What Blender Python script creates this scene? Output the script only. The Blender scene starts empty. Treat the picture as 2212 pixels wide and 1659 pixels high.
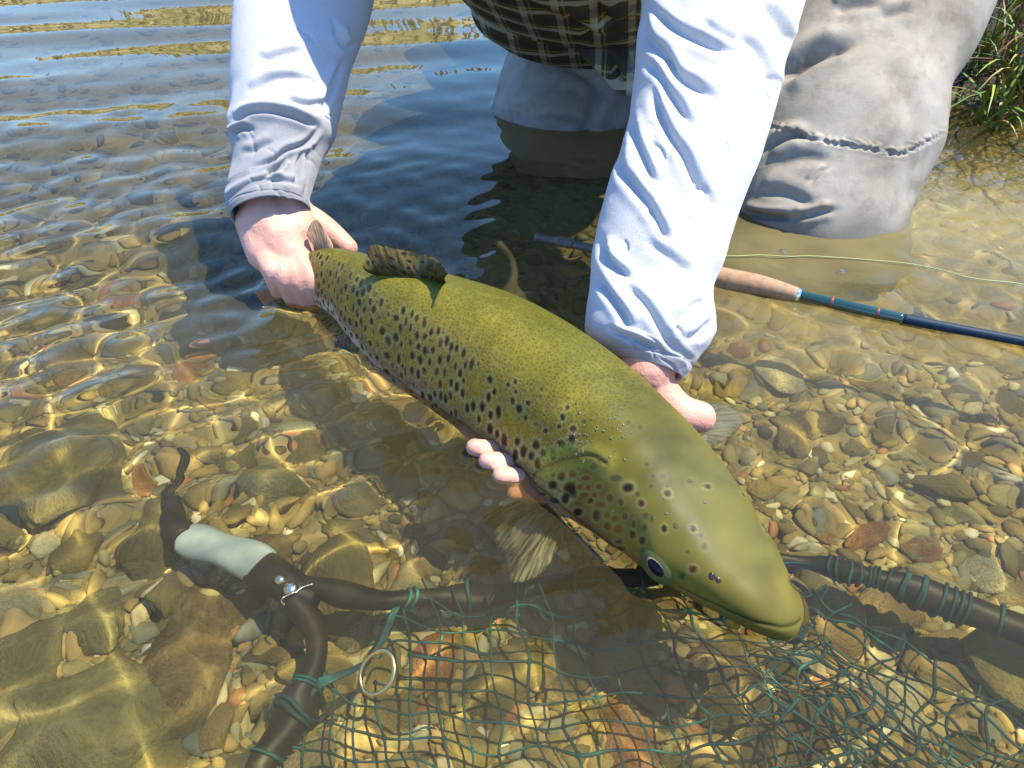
import bpy, math, random
import numpy as np
from mathutils import Vector, noise as mnoise

# ------------------------------------------------------------------ camera, sky, sun, exposure
scn = bpy.context.scene
COL = scn.collection
K = 10.0                    # scene unit: one decimetre; the builders below think in metres and are scaled once at the end
scn.unit_settings.scale_length = 1 / K
H, PITCH, F = 0.42, math.radians(37.0), 1600.0       # lens height above the water, tilt, focal length (of a 2212 wide picture)
cam_d = bpy.data.cameras.new("camera")
cam_d.sensor_width = 36.0
cam_d.lens = F / 2212.0 * 36.0
cam_d.clip_start, cam_d.clip_end = 0.2, 4000.0
cam = bpy.data.objects.new("camera", cam_d)
cam.location = (0, 0, H * K)
cam.rotation_euler = (math.radians(90) - PITCH, 0, 0)
COL.objects.link(cam)
scn.camera = cam

SUN_DIR = Vector((0.40, 0.01, 0.90)).normalized()   # towards the sun
world = bpy.data.worlds.new("World")
scn.world = world
world.use_nodes = True
wn = world.node_tree
sky = wn.nodes.new("ShaderNodeTexSky")
sky.sky_type = 'NISHITA'
sky.sun_disc = False
sky.sun_elevation = math.asin(SUN_DIR.z)
sky.sun_rotation = math.atan2(SUN_DIR.x, SUN_DIR.y)
sky.altitude = 2000.0
sky.dust_density = 0.0
sky.air_density = 1.0
sky.ozone_density = 3.0
deep = wn.nodes.new("ShaderNodeMix")                 # blue gain over the whole sky, added to strengthen its reflection in the water
deep.data_type, deep.blend_type = 'RGBA', 'MULTIPLY'
deep.inputs[0].default_value = 1.0
deep.inputs[7].default_value = (0.84, 1.08, 1.46, 1)
wn.links.new(sky.outputs[0], deep.inputs[6])
wn.links.new(deep.outputs[2], wn.nodes["Background"].inputs[0])
wn.nodes["Background"].inputs[1].default_value = 0.15

sun_d = bpy.data.lights.new("sun", 'SUN')
sun_d.energy = 4.2
sun_d.angle = math.radians(0.5)
sun_d.color = (1.0, 0.94, 0.82)
sun_d.cycles.is_caustics_light = True
sun = bpy.data.objects.new("sun", sun_d)
sun.rotation_euler = SUN_DIR.to_track_quat('Z', 'Y').to_euler()
sun.location = (20, -10, 50)
COL.objects.link(sun)

scn.view_settings.view_transform = 'Standard'
scn.view_settings.look = 'None'
scn.view_settings.gamma = 1.0
scn.view_settings.use_curve_mapping = False
scn.view_settings.exposure = 1.28
cy = scn.cycles
cy.use_denoising = True
cy.sample_clamp_indirect = 6.0
cy.max_bounces = 10
cy.transmission_bounces = 8
cy.transparent_max_bounces = 8

# ------------------------------------------------------------------ helpers
RNG = np.random.default_rng(7)
random.seed(7)
CP, SP = math.cos(PITCH), math.sin(PITCH)
CAM = np.array([0, 0, H])
FWD, RGT, UPV = np.array([0, CP, -SP]), np.array([1.0, 0, 0]), np.array([0, SP, CP])

def ray(px, py):
    return FWD + RGT * (px - 1106.0) / F + UPV * (829.5 - py) / F

def at_d(px, py, d):
    return CAM + ray(px, py) * d

def at_z(px, py, z):
    """the point at height z seen at a picture position; below the water the line of sight bends"""
    r = ray(px, py)
    r = r / np.linalg.norm(r)
    if z >= 0:
        return CAM + r * ((z - H) / r[2])
    p = CAM + r * (-H / r[2])
    n = 1 / 1.333
    c = -r[2]
    k = math.sqrt(1 - n * n * (1 - c * c))
    t = r * n + np.array([0, 0, 1.0]) * (n * c - k)
    return p + t * (z / t[2])

def project(P):
    q = np.asarray(P) - CAM
    d = q @ FWD
    return 1106.0 + F * (q @ RGT) / d, 829.5 - F * (q @ UPV) / d, d

def crom(pts, n):
    """Catmull-Rom through pts (k, m) -> n samples"""
    p = np.asarray(pts, float)
    k = len(p)
    e = np.vstack([2 * p[0] - p[1], p, 2 * p[-1] - p[-2]])
    t = np.linspace(0, k - 1 - 1e-9, n)
    i = t.astype(int)
    f = (t - i)[:, None]
    a, b, c, d = e[i], e[i + 1], e[i + 2], e[i + 3]
    return 0.5 * (2 * b + (c - a) * f + (2 * a - 5 * b + 4 * c - d) * f ** 2 + (3 * b - a - 3 * c + d) * f ** 3)

def unit(v):
    v = np.asarray(v, float)
    return v / (np.linalg.norm(v, axis=-1, keepdims=True) + 1e-12)

def fbm(x, y, seed=0, octaves=4, gain=0.5):
    """cheap smooth noise: turned sines"""
    r = np.random.default_rng(seed)
    out = np.zeros_like(np.asarray(x, float))
    a, f = 1.0, 1.0
    for o in range(octaves):
        for k in range(3):
            th, ph, ff = r.uniform(0, 6.28), r.uniform(0, 6.28), f * r.uniform(0.75, 1.3)
            out = out + a / 3 * np.sin(ff * (x * math.cos(th) + y * math.sin(th)) + ph + 1.3 * np.sin(0.6 * ff * (x * math.sin(th) - y * math.cos(th)) + 2 * ph))
        a *= gain
        f *= 2.0
    return out

def vnoise3(P, s, seed=0):
    return np.array([mnoise.noise(Vector((p[0] * s + seed * 7.3, p[1] * s - seed * 3.1, p[2] * s + seed))) for p in P])

def link(ob, parent=None):
    COL.objects.link(ob)
    if parent is not None:
        ob.parent = parent
    return ob

def mesh_obj(name, verts, faces, mat=None, parent=None, smooth=True, color=None, uv=None, extra=None):
    """verts (n,3); faces: list of arrays each (m,3) or (m,4)"""
    verts = np.asarray(verts, np.float32)
    if not isinstance(faces, (list, tuple)):
        faces = [faces]
    faces = [np.asarray(f, np.int32) for f in faces if len(f)]
    me = bpy.data.meshes.new(name)
    me.vertices.add(len(verts))
    me.vertices.foreach_set("co", verts.ravel())
    loops = np.concatenate([f.ravel() for f in faces])
    sizes = np.concatenate([np.full(len(f), f.shape[1], np.int32) for f in faces])
    starts = np.concatenate([[0], np.cumsum(sizes)[:-1]]).astype(np.int32)
    me.loops.add(len(loops))
    me.loops.foreach_set("vertex_index", loops)
    me.polygons.add(len(sizes))
    me.polygons.foreach_set("loop_start", starts)
    me.polygons.foreach_set("loop_total", sizes)
    me.update(calc_edges=True)
    if smooth:
        me.polygons.foreach_set("use_smooth", np.ones(len(sizes), bool))
    if color is not None:
        ca = me.color_attributes.new("Col", 'FLOAT_COLOR', 'POINT')
        c4 = np.ones((len(verts), 4), np.float32)
        c4[:, :3] = color
        ca.data.foreach_set("color", c4.ravel())
    if extra is not None:
        for k, v in extra.items():
            at = me.attributes.new(k, 'FLOAT', 'POINT')
            at.data.foreach_set("value", np.asarray(v, np.float32))
    if uv is not None:
        ul = me.uv_layers.new(name="UVMap")
        ul.data.foreach_set("uv", np.asarray(uv, np.float32)[loops].ravel())
    me.validate()
    if mat is not None:
        me.materials.append(mat)
    ob = bpy.data.objects.new(name, me)
    ob.cycles.is_caustics_receiver = True
    return link(ob, parent)

def tag(o, label=None, cat=None, group=None, kind=None):
    for k, v in (("label", label), ("category", cat), ("group", group), ("kind", kind)):
        if v:
            o[k] = v
    return o

def grid_faces(nr, nc, closed=True, flip=False):
    r, c = np.meshgrid(np.arange(nr - 1), np.arange(nc if closed else nc - 1), indexing='ij')
    a = r * nc + c
    b = r * nc + (c + 1) % nc
    f = np.stack([a, b, b + nc, a + nc], -1).reshape(-1, 4)
    return f[:, ::-1] if flip else f

class MB:
    """collects simple solids into one mesh"""
    def __init__(self):
        self.v, self.q, self.t, self.n = [], [], [], 0
    def add(self, v, q=None, t=None):
        v = np.asarray(v, float)
        self.v.append(v)
        if q is not None and len(q): self.q.append(np.asarray(q) + self.n)
        if t is not None and len(t): self.t.append(np.asarray(t) + self.n)
        self.n += len(v)
    def tube(self, P, r, n=10, caps=True, flat=1.0):
        P = np.asarray(P, float)
        r = np.broadcast_to(np.asarray(r, float), (len(P),))
        T = unit(np.gradient(P, axis=0))
        ref = np.array([0, 0, 1.0]) if abs(T[0][2]) < 0.9 else np.array([1.0, 0, 0])
        u = unit(np.cross(T[0], ref))
        rings = []
        ph = np.linspace(0, 2 * math.pi, n, endpoint=False)
        for i in range(len(P)):
            u = unit(u - T[i] * (u @ T[i]))
            w = np.cross(T[i], u)
            rings.append(P[i] + r[i] * (np.cos(ph)[:, None] * u + flat * np.sin(ph)[:, None] * w))
        v = np.concatenate(rings)
        q = grid_faces(len(P), n, flip=False)
        t = []
        if caps:
            v = np.vstack([v, P[0], P[-1]])
            a, b = len(v) - 2, len(v) - 1
            k = np.arange(n)
            t = np.vstack([np.stack([np.full(n, a), (k + 1) % n, k], 1),
                           np.stack([np.full(n, b), (len(P) - 1) * n + k, (len(P) - 1) * n + (k + 1) % n], 1)])
        self.add(v, q, t)
    def ball(self, c, r, nu=14, nv=9, R=None):
        r = np.broadcast_to(np.asarray(r, float), (3,))
        th = np.linspace(0, math.pi, nv)
        ph = np.linspace(0, 2 * math.pi, nu, endpoint=False)
        v = np.stack([np.outer(np.sin(th), np.cos(ph)), np.outer(np.sin(th), np.sin(ph)), np.outer(np.cos(th), np.ones(nu))], -1).reshape(-1, 3) * r
        if R is not None: v = v @ np.asarray(R).T
        self.add(v + np.asarray(c), grid_faces(nv, nu, flip=True))
    def chain(self, P, r, n=14):
        """rounded tapered limb through points"""
        P, r = np.asarray(P, float), np.asarray(r, float)
        d = np.linalg.norm(np.diff(P, axis=0), axis=1)
        m = max(4, int(d.sum() / (r.mean() * 0.4)))
        Q = crom(np.column_stack([P, r]), m)
        self.tube(Q[:, :3], Q[:, 3], n)
        self.ball(Q[0, :3], Q[0, 3] * 0.999)
        self.ball(Q[-1, :3], Q[-1, 3] * 0.999)
    def build(self, name, mat, parent=None, smooth=True, **k):
        f = []
        if self.q: f.append(np.concatenate(self.q))
        if self.t: f.append(np.concatenate(self.t))
        return mesh_obj(name, np.concatenate(self.v), f, mat, parent, smooth, **k)

def recalc(ob):
    import bmesh
    bm = bmesh.new()
    bm.from_mesh(ob.data)
    bmesh.ops.recalc_face_normals(bm, faces=bm.faces)
    bm.to_mesh(ob.data)
    bm.free()

# ------------------------------------------------------------------ materials
def material(name, rough=0.6, base=(0.5, 0.5, 0.5), spec=0.5, metal=0.0, coat=0.0):
    m = bpy.data.materials.new(name)
    m.use_nodes = True
    b = m.node_tree.nodes["Principled BSDF"]
    b.inputs["Base Color"].default_value = (*base, 1)
    b.inputs["Roughness"].default_value = rough
    b.inputs["Specular IOR Level"].default_value = spec
    b.inputs["Metallic"].default_value = metal
    b.inputs["Coat Weight"].default_value = coat
    b.inputs["Coat Roughness"].default_value = 0.08
    return m, m.node_tree, b

def node(nt, typ, **kw):
    n = nt.nodes.new(typ)
    for k, v in kw.items():
        if k.startswith("in_"):
            key = k[3:]
            n.inputs[int(key) if key.isdigit() else key.replace("_", " ")].default_value = v
        else:
            setattr(n, k, v)
    return n

def coords(nt, scale=1.0, obj=True):
    tc = node(nt, "ShaderNodeTexCoord")
    mp = node(nt, "ShaderNodeMapping")
    s = (scale,) * 3 if not isinstance(scale, tuple) else scale
    mp.inputs["Scale"].default_value = s
    nt.links.new(tc.outputs["Object" if obj else "UV"], mp.inputs[0])
    return mp.outputs[0]

def noise_tex(nt, vec, scale, detail=5, rough=0.55, dist=0.0):
    n = node(nt, "ShaderNodeTexNoise")
    n.inputs["Scale"].default_value = scale
    n.inputs["Detail"].default_value = detail
    n.inputs["Roughness"].default_value = rough
    n.inputs["Distortion"].default_value = dist
    nt.links.new(vec, n.inputs["Vector"])
    return n.outputs["Fac"]

def ramp(nt, fac, stops):
    r = node(nt, "ShaderNodeValToRGB")
    el = r.color_ramp.elements
    el[0].position, el[0].color = stops[0][0], (*stops[0][1], 1)
    el[1].position, el[1].color = stops[-1][0], (*stops[-1][1], 1)
    for p, c in stops[1:-1]:
        e = el.new(p)
        e.color = (*c, 1)
    nt.links.new(fac, r.inputs[0])
    return r.outputs[0]

def mixc(nt, fac, a, b, mode='MIX'):
    m = node(nt, "ShaderNodeMix", data_type='RGBA', blend_type=mode)
    for sock, v in ((m.inputs[0], fac), (m.inputs[6], a), (m.inputs[7], b)):
        if hasattr(v, "is_output"): nt.links.new(v, sock)
        elif isinstance(v, (int, float)): sock.default_value = v
        else: sock.default_value = (*v, 1)
    return m.outputs[2]

def math_n(nt, op, a, b=0.0, clamp=False):
    m = node(nt, "ShaderNodeMath", operation=op, use_clamp=clamp)
    for sock, v in ((m.inputs[0], a), (m.inputs[1], b)):
        if hasattr(v, "is_output"): nt.links.new(v, sock)
        else: sock.default_value = v
    return m.outputs[0]

def bump(nt, b, height, strength=0.3, dist=0.001):
    n = node(nt, "ShaderNodeBump")
    n.inputs["Strength"].default_value = strength
    n.inputs["Distance"].default_value = dist * K
    nt.links.new(height, n.inputs["Height"])
    nt.links.new(n.outputs[0], b.inputs["Normal"])
    return n

MAT = {}
def stone_material(name, c1, c2, c3):
    m, nt, b = material(name, 0.75, spec=0.25)
    v = coords(nt)
    oi = node(nt, "ShaderNodeObjectInfo")
    va = node(nt, "ShaderNodeVectorMath", operation='ADD')
    nt.links.new(v, va.inputs[0])
    sc = node(nt, "ShaderNodeVectorMath", operation='SCALE')
    sc.inputs[0].default_value = (17, 31, 23)
    nt.links.new(oi.outputs["Random"], sc.inputs["Scale"])
    nt.links.new(sc.outputs[0], va.inputs[1])
    vv = va.outputs[0]
    n1 = noise_tex(nt, vv, 2.2, 6, 0.6, 0.2)
    n2 = noise_tex(nt, vv, 9.0, 6, 0.7)
    col = ramp(nt, n1, [(0.3, c1), (0.52, c2), (0.72, c3)])
    col = mixc(nt, math_n(nt, 'MULTIPLY', ramp(nt, n2, [(0.45, (0, 0, 0)), (0.7, (1, 1, 1))]), 0.6), col, tuple(x * 0.45 for x in c1))
    nt.links.new(col, b.inputs["Base Color"])
    bump(nt, b, math_n(nt, 'ADD', n2, n1), 0.8, 0.010)
    return m

def random_stone_material(name, stops, dark=0.4):
    m, nt, b = material(name, 0.75, spec=0.25)
    v = coords(nt)
    oi = node(nt, "ShaderNodeObjectInfo")
    va = node(nt, "ShaderNodeVectorMath", operation='ADD')
    sc = node(nt, "ShaderNodeVectorMath", operation='SCALE')
    sc.inputs[0].default_value = (17, 31, 23)
    nt.links.new(oi.outputs["Random"], sc.inputs["Scale"])
    nt.links.new(v, va.inputs[0]); nt.links.new(sc.outputs[0], va.inputs[1])
    vv = va.outputs[0]
    n1 = noise_tex(nt, vv, 1.8, 6, 0.65, 0.3)
    n2 = noise_tex(nt, vv, 8.0, 6, 0.7)
    fac = math_n(nt, 'ADD', oi.outputs["Random"], math_n(nt, 'MULTIPLY', math_n(nt, 'SUBTRACT', n1, 0.5), 0.35), True)
    col = ramp(nt, fac, stops)
    col = mixc(nt, math_n(nt, 'MULTIPLY', ramp(nt, n2, [(0.42, (0, 0, 0)), (0.75, (1, 1, 1))]), 0.45), col, (0.10, 0.08, 0.03))
    nt.links.new(col, b.inputs["Base Color"])
    bump(nt, b, math_n(nt, 'ADD', n2, n1), 0.7, 0.010)
    return m

STONE_STOPS = [(0.0, (0.13, 0.11, 0.038)), (0.2, (0.20, 0.16, 0.052)), (0.42, (0.31, 0.235, 0.075)), (0.58, (0.22, 0.195, 0.080)),
               (0.72, (0.34, 0.235, 0.09)), (0.86, (0.18, 0.17, 0.105)), (0.95, (0.33, 0.29, 0.17)), (1.0, (0.30, 0.13, 0.05))]
MAT['dimmed_stone'] = random_stone_material("dimmed_stone", [(p_, tuple(x * 0.38 for x in c_)) for p_, c_ in STONE_STOPS])  # darker copy for upstream: light lost in the water put into the colour
MAT['stone'] = random_stone_material("river_stone", STONE_STOPS)
MAT['pale'] = stone_material("pale_stone", (0.40, 0.34, 0.18), (0.55, 0.50, 0.32), (0.60, 0.58, 0.45))
MAT['orange'] = stone_material("orange_stone", (0.30, 0.13, 0.04), (0.42, 0.20, 0.07), (0.48, 0.30, 0.14))
MAT['grey'] = stone_material("grey_stone", (0.15, 0.132, 0.054), (0.21, 0.188, 0.08), (0.28, 0.25, 0.125))
MAT['brown'] = stone_material("brown_stone", (0.13, 0.092, 0.035), (0.20, 0.145, 0.06), (0.30, 0.225, 0.105))
MAT['dark'] = stone_material("dark_stone", (0.12, 0.10, 0.038), (0.175, 0.148, 0.056), (0.25, 0.21, 0.09))

m, nt, b = material("gravel", 0.75, spec=0.25)
ca = node(nt, "ShaderNodeVertexColor", layer_name="Col")
v = coords(nt)
n1 = noise_tex(nt, v, 160, 5, 0.7)
col = mixc(nt, math_n(nt, 'MULTIPLY', ramp(nt, n1, [(0.42, (0, 0, 0)), (0.72, (1, 1, 1))]), 0.5), ca.outputs[0], (0.09, 0.072, 0.028))
nt.links.new(col, b.inputs["Base Color"])
bump(nt, b, n1, 0.5, 0.002)
MAT['gravel'] = m

m, nt, b = material("riverbed_silt", 0.85, spec=0.2)
v = coords(nt)
n1 = noise_tex(nt, v, 9, 6, 0.6)
vo = node(nt, "ShaderNodeTexVoronoi")
vo.inputs["Scale"].default_value = 95
nt.links.new(v, vo.inputs["Vector"])
col = ramp(nt, n1, [(0.3, (0.16, 0.125, 0.045)), (0.55, (0.25, 0.19, 0.075)), (0.75, (0.31, 0.245, 0.11))])
sep = node(nt, "ShaderNodeSeparateColor")
nt.links.new(vo.outputs["Color"], sep.inputs[0])
col = mixc(nt, 0.65, col, ramp(nt, sep.outputs[0], [(0.0, (0.15, 0.12, 0.045)), (0.5, (0.26, 0.20, 0.08)), (1.0, (0.34, 0.28, 0.16))]))
nt.links.new(col, b.inputs["Base Color"])
bump(nt, b, math_n(nt, 'SUBTRACT', 1.0, vo.outputs["Distance"]), 0.8, 0.006)
MAT['bed'] = m

# water: clear, with a little silt drifting in it (more where the wader has stirred the mud)
m = bpy.data.materials.new("river_water")
m.use_nodes = True
nt = m.node_tree
for n in list(nt.nodes):
    if n.type != 'OUTPUT_MATERIAL': nt.nodes.remove(n)
out = [n for n in nt.nodes if n.type == 'OUTPUT_MATERIAL'][0]
gl = node(nt, "ShaderNodeBsdfGlass", in_IOR=1.333, in_Roughness=0.0)
gl.inputs["Color"].default_value = (0.96, 0.93, 0.70, 1)
df = node(nt, "ShaderNodeBsdfDiffuse")
df.inputs["Color"].default_value = (0.27, 0.225, 0.10, 1)
at = node(nt, "ShaderNodeAttribute", attribute_name="silt")
v = coords(nt)
n1 = noise_tex(nt, v, 5.0, 4, 0.5, 0.5)
fac = math_n(nt, 'MULTIPLY', at.outputs["Fac"], ramp(nt, n1, [(0.25, (0.35, 0.35, 0.35)), (0.75, (1, 1, 1))]))
mx = node(nt, "ShaderNodeMixShader")
nt.links.new(fac, mx.inputs[0]); nt.links.new(gl.outputs[0], mx.inputs[1]); nt.links.new(df.outputs[0], mx.inputs[2])
nt.links.new(mx.outputs[0], out.inputs[0])
MAT['water'] = m
# ------------------------------------------------------------------ the river: bed, water, banks
def bed_z(x, y):
    x, y = np.asarray(x, float), np.asarray(y, float)
    z = -0.150 - 0.03 * np.clip((y - 0.5) / 0.8, 0, 1) + 0.02 * np.clip((y - 1.6) / 1.5, 0, 1)
    z = z + 0.008 * fbm(x * 5, y * 5, 3) + 0.003 * fbm(x * 18, y * 18, 5)
    edge = x - 0.80 - 0.12 * np.sin(y * 2.0 + 0.4) - 0.15 * np.clip(1.35 - y, -2, 2)
    sb = 1 / (1 + np.exp(-np.clip(edge / 0.045, -40, 40)))
    z = z * (1 - sb) + sb * (0.02 + 0.10 * np.clip(edge, 0, 1.5) + 0.012 * fbm(x * 9, y * 9, 8))
    far = np.clip((y - 4.6 - 0.25 * np.sin(x * 1.1) - 0.2 * np.sin(x * 2.7 + 1)) / 3.2, 0, 1)
    z = z + far ** 0.8 * (1.05 + 0.25 * fbm(x * 0.9, y * 0.9, 11)) + 0.10 * np.clip(far * 8, 0, 1) * fbm(x * 3, y * 3, 12)
    return z

def axis_steps(lo, hi, fine_lo, fine_hi, h, g):
    a = list(np.arange(fine_lo, fine_hi, h))
    s, x = h, fine_hi
    while x < hi:
        a.append(x); s = min(s * g, 1.5); x += s
    a.append(hi)
    s, x, pre = h, fine_lo, []
    while x > lo:
        s = min(s * g, 1.5); x -= s; pre.append(max(x, lo))
    return np.array(sorted(set(pre + a)))

xs, ys = axis_steps(-60, 60, -0.9, 1.3, 0.012, 1.09), axis_steps(-30, 120, 0.0, 1.7, 0.012, 1.07)
X, Y = np.meshgrid(xs, ys)
V = np.stack([X, Y, bed_z(X, Y)], -1).reshape(-1, 3)
bed = mesh_obj("riverbed", V, grid_faces(len(ys), len(xs), closed=False), MAT['bed'])
tag(bed, kind='structure')
# banks take a dry-grass and earth look by height
nt = MAT['bed'].node_tree
b = nt.nodes["Principled BSDF"]
old = b.inputs["Base Color"].links[0].from_socket
geo = node(nt, "ShaderNodeNewGeometry")
sx = node(nt, "ShaderNodeSeparateXYZ")
dm = node(nt, "ShaderNodeVectorMath", operation='SCALE'); dm.inputs["Scale"].default_value = 1 / K
nt.links.new(geo.outputs["Position"], dm.inputs[0]); nt.links.new(dm.outputs[0], sx.inputs[0])
# light lost through the water upstream, painted as a darker bed colour
dim_fac = math_n(nt, 'MULTIPLY', math_n(nt, 'DIVIDE', math_n(nt, 'SUBTRACT', sx.outputs[1], 0.68), 0.45, True), math_n(nt, 'DIVIDE', math_n(nt, 'SUBTRACT', 0.45, sx.outputs[0]), 0.3, True))
old = mixc(nt, math_n(nt, 'MULTIPLY', dim_fac, 0.7), old, (0.035, 0.032, 0.02))
v = coords(nt)
nb = noise_tex(nt, v, 1.6, 8, 0.65, 0.6)
dry = ramp(nt, nb, [(0.3, (0.06, 0.08, 0.02)), (0.45, (0.22, 0.20, 0.08)), (0.55, (0.42, 0.33, 0.17)), (0.72, (0.5, 0.42, 0.27))])
up = math_n(nt, 'MULTIPLY', math_n(nt, 'SUBTRACT', sx.outputs[2], 0.05), 6.0, True)
fary = math_n(nt, 'GREATER_THAN', sx.outputs[1], 3.2)
wet = mixc(nt, math_n(nt, 'MULTIPLY', math_n(nt, 'ADD', sx.outputs[2], 0.03), 20.0, True), old, (0.045, 0.035, 0.02))
nt.links.new(mixc(nt, math_n(nt, 'MULTIPLY', up, fary), wet, dry), b.inputs["Base Color"])

# fish outline on the water, for the rings it makes
FISH_PATH = np.array([[700, 590], [900, 720], [1100, 880], [1280, 1030], [1450, 1180], [1580, 1270], [1690, 1330]], float)
FP = crom(np.array([at_z(p[0], p[1], 0)[:2] for p in FISH_PATH]), 60)

def water_h(x, y, cell):
    h = np.zeros_like(x)
    r = np.random.default_rng(21)
    def w(lam, amp, ang, ph, mask=1.0):
        k = 2 * math.pi / lam
        att = np.clip((lam / cell - 4) / 5, 0, 1)
        return amp * att * mask * np.sin(k * (x * math.cos(ang) + y * math.sin(ang)) + ph)
    left = np.clip((0.25 - x) / 0.6, 0.12, 1.0)
    near = np.clip((1.15 - y) / 0.5, 0.25, 1)
    warp = 0.075 * fbm(x * 3, y * 3, 31, 3)
    calm = 1 - 0.75 * np.exp(-((x + 0.02) / 0.28) ** 2 - ((y - 1.25) / 0.35) ** 2)
    xx, yy = x, y
    # swell running in from the far left: crests rise to the right in the picture
    for lam, amp, ang in ((0.42, 0.0030, 1.95), (0.25, 0.0013, 1.72), (0.15, 0.0005, 2.1), (0.09, 0.00018, 1.85)):
        x, y = xx + warp, yy + warp * 0.6
        h = h + w(lam, amp, ang, r.uniform(0, 6.28), left)
    # short choppy ripples
    for i in range(16):
        lam = 0.036 + 0.085 * r.random() ** 1.3
        x, y = xx + 0.4 * warp, yy - 0.4 * warp
        h = h + w(lam, 0.00029 * (lam / 0.04) ** 1.5, r.uniform(0, math.pi), r.uniform(0, 6.28), (0.5 * left * near + 0.32) * calm)
    x, y = xx, yy
    # rings from the tail hand and the fish
    for (px, py, a, lam) in ((600, 620, 0.0006, 0.055), (1500, 840, 0.0003, 0.04), (1820, 500, 0.0003, 0.05)):
        c = at_z(px, py, 0)
        d = np.hypot(x - c[0], y - c[1])
        h = h + a * np.clip(lam / cell / 8, 0, 1) * np.sin(2 * math.pi * d / lam) * np.exp(-d / 0.28) * np.clip(d / 0.05, 0, 1)
    d = np.full(x.shape, 9.0)
    msk = (np.abs(x) < 0.7) & (y < 1.3) & (y > 0)
    xm, ym = x[msk], y[msk]
    dm = np.full(xm.shape, 9.0)
    for p in FP:
        dm = np.minimum(dm, np.hypot(xm - p[0], ym - p[1]))
    d[msk] = dm
    h = h + 0.00045 * np.sin(2 * math.pi * d / 0.030) * np.exp(-np.abs(d - 0.05) / 0.045)
    return h

xs, ys = axis_steps(-30, 8, -0.62, 0.72, 0.0027, 1.025), axis_steps(-8, 5.2, 0.14, 0.98, 0.0027, 1.02)
X, Y = np.meshgrid(xs, ys)
cx, cyy = np.gradient(xs), np.gradient(ys)
cell = np.maximum(*np.meshgrid(cx, cyy))
Z = water_h(X, Y, cell)
V = np.stack([X, Y, Z], -1).reshape(-1, 3)
def blob(px, py, rx, ry, a):
    c = at_z(px, py, 0)
    return a * np.exp(-((X - c[0]) / rx) ** 2 - ((Y - c[1]) / ry) ** 2)
silt = 0.085 + blob(2000, 520, 0.40, 0.24, 0.46) + blob(1250, 380, 0.25, 0.25, 0.10) + blob(1700, 560, 0.2, 0.12, 0.10) + blob(700, 800, 0.2, 0.12, 0.06)
water = mesh_obj("water", V, grid_faces(len(ys), len(xs), closed=False), MAT['water'], extra={"silt": silt.ravel()})
water.cycles.is_caustics_receiver = False
water.cycles.is_caustics_caster = True
tag(water, kind='structure')

# ------------------------------------------------------------------ stones
import bmesh
def ico(sub):
    bm = bmesh.new()
    bmesh.ops.create_icosphere(bm, subdivisions=sub, radius=1.0)
    v = np.array([x.co[:] for x in bm.verts]); f = np.array([[q.index for q in p.verts] for p in bm.faces])
    bm.free()
    return v, f
IC1, IC3, IC4 = ico(2), ico(3), ico(4)

def stone_shape(base, seed, rough=0.28, flat=0.55):
    v, f = base
    r = np.random.default_rng(seed)
    v = v.copy()
    for _ in range(7):                       # worn facets
        n = unit(r.normal(size=3)); d = r.uniform(0.62, 0.92)
        s = v @ n
        v = v - np.clip(s - d, 0, None)[:, None] * n * 0.8
    rad = 1 + rough * (vnoise3(v, 1.1, seed) + 0.4 * vnoise3(v, 2.6, seed + 50) + 0.12 * vnoise3(v, 7, seed + 90))
    v = v * rad[:, None]
    v[:, 2] *= flat
    return v, f

STONE_MESHES = []
for k in range(10):
    v, f = stone_shape(IC3, 100 + k, 0.30, [0.5, 0.6, 0.42, 0.7, 0.55, 0.48, 0.62, 0.5, 0.38, 0.66][k])
    o = mesh_obj("stone_template", v, f, MAT['stone'])
    STONE_MESHES.append(o.data)
    bpy.data.objects.remove(o)

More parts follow.
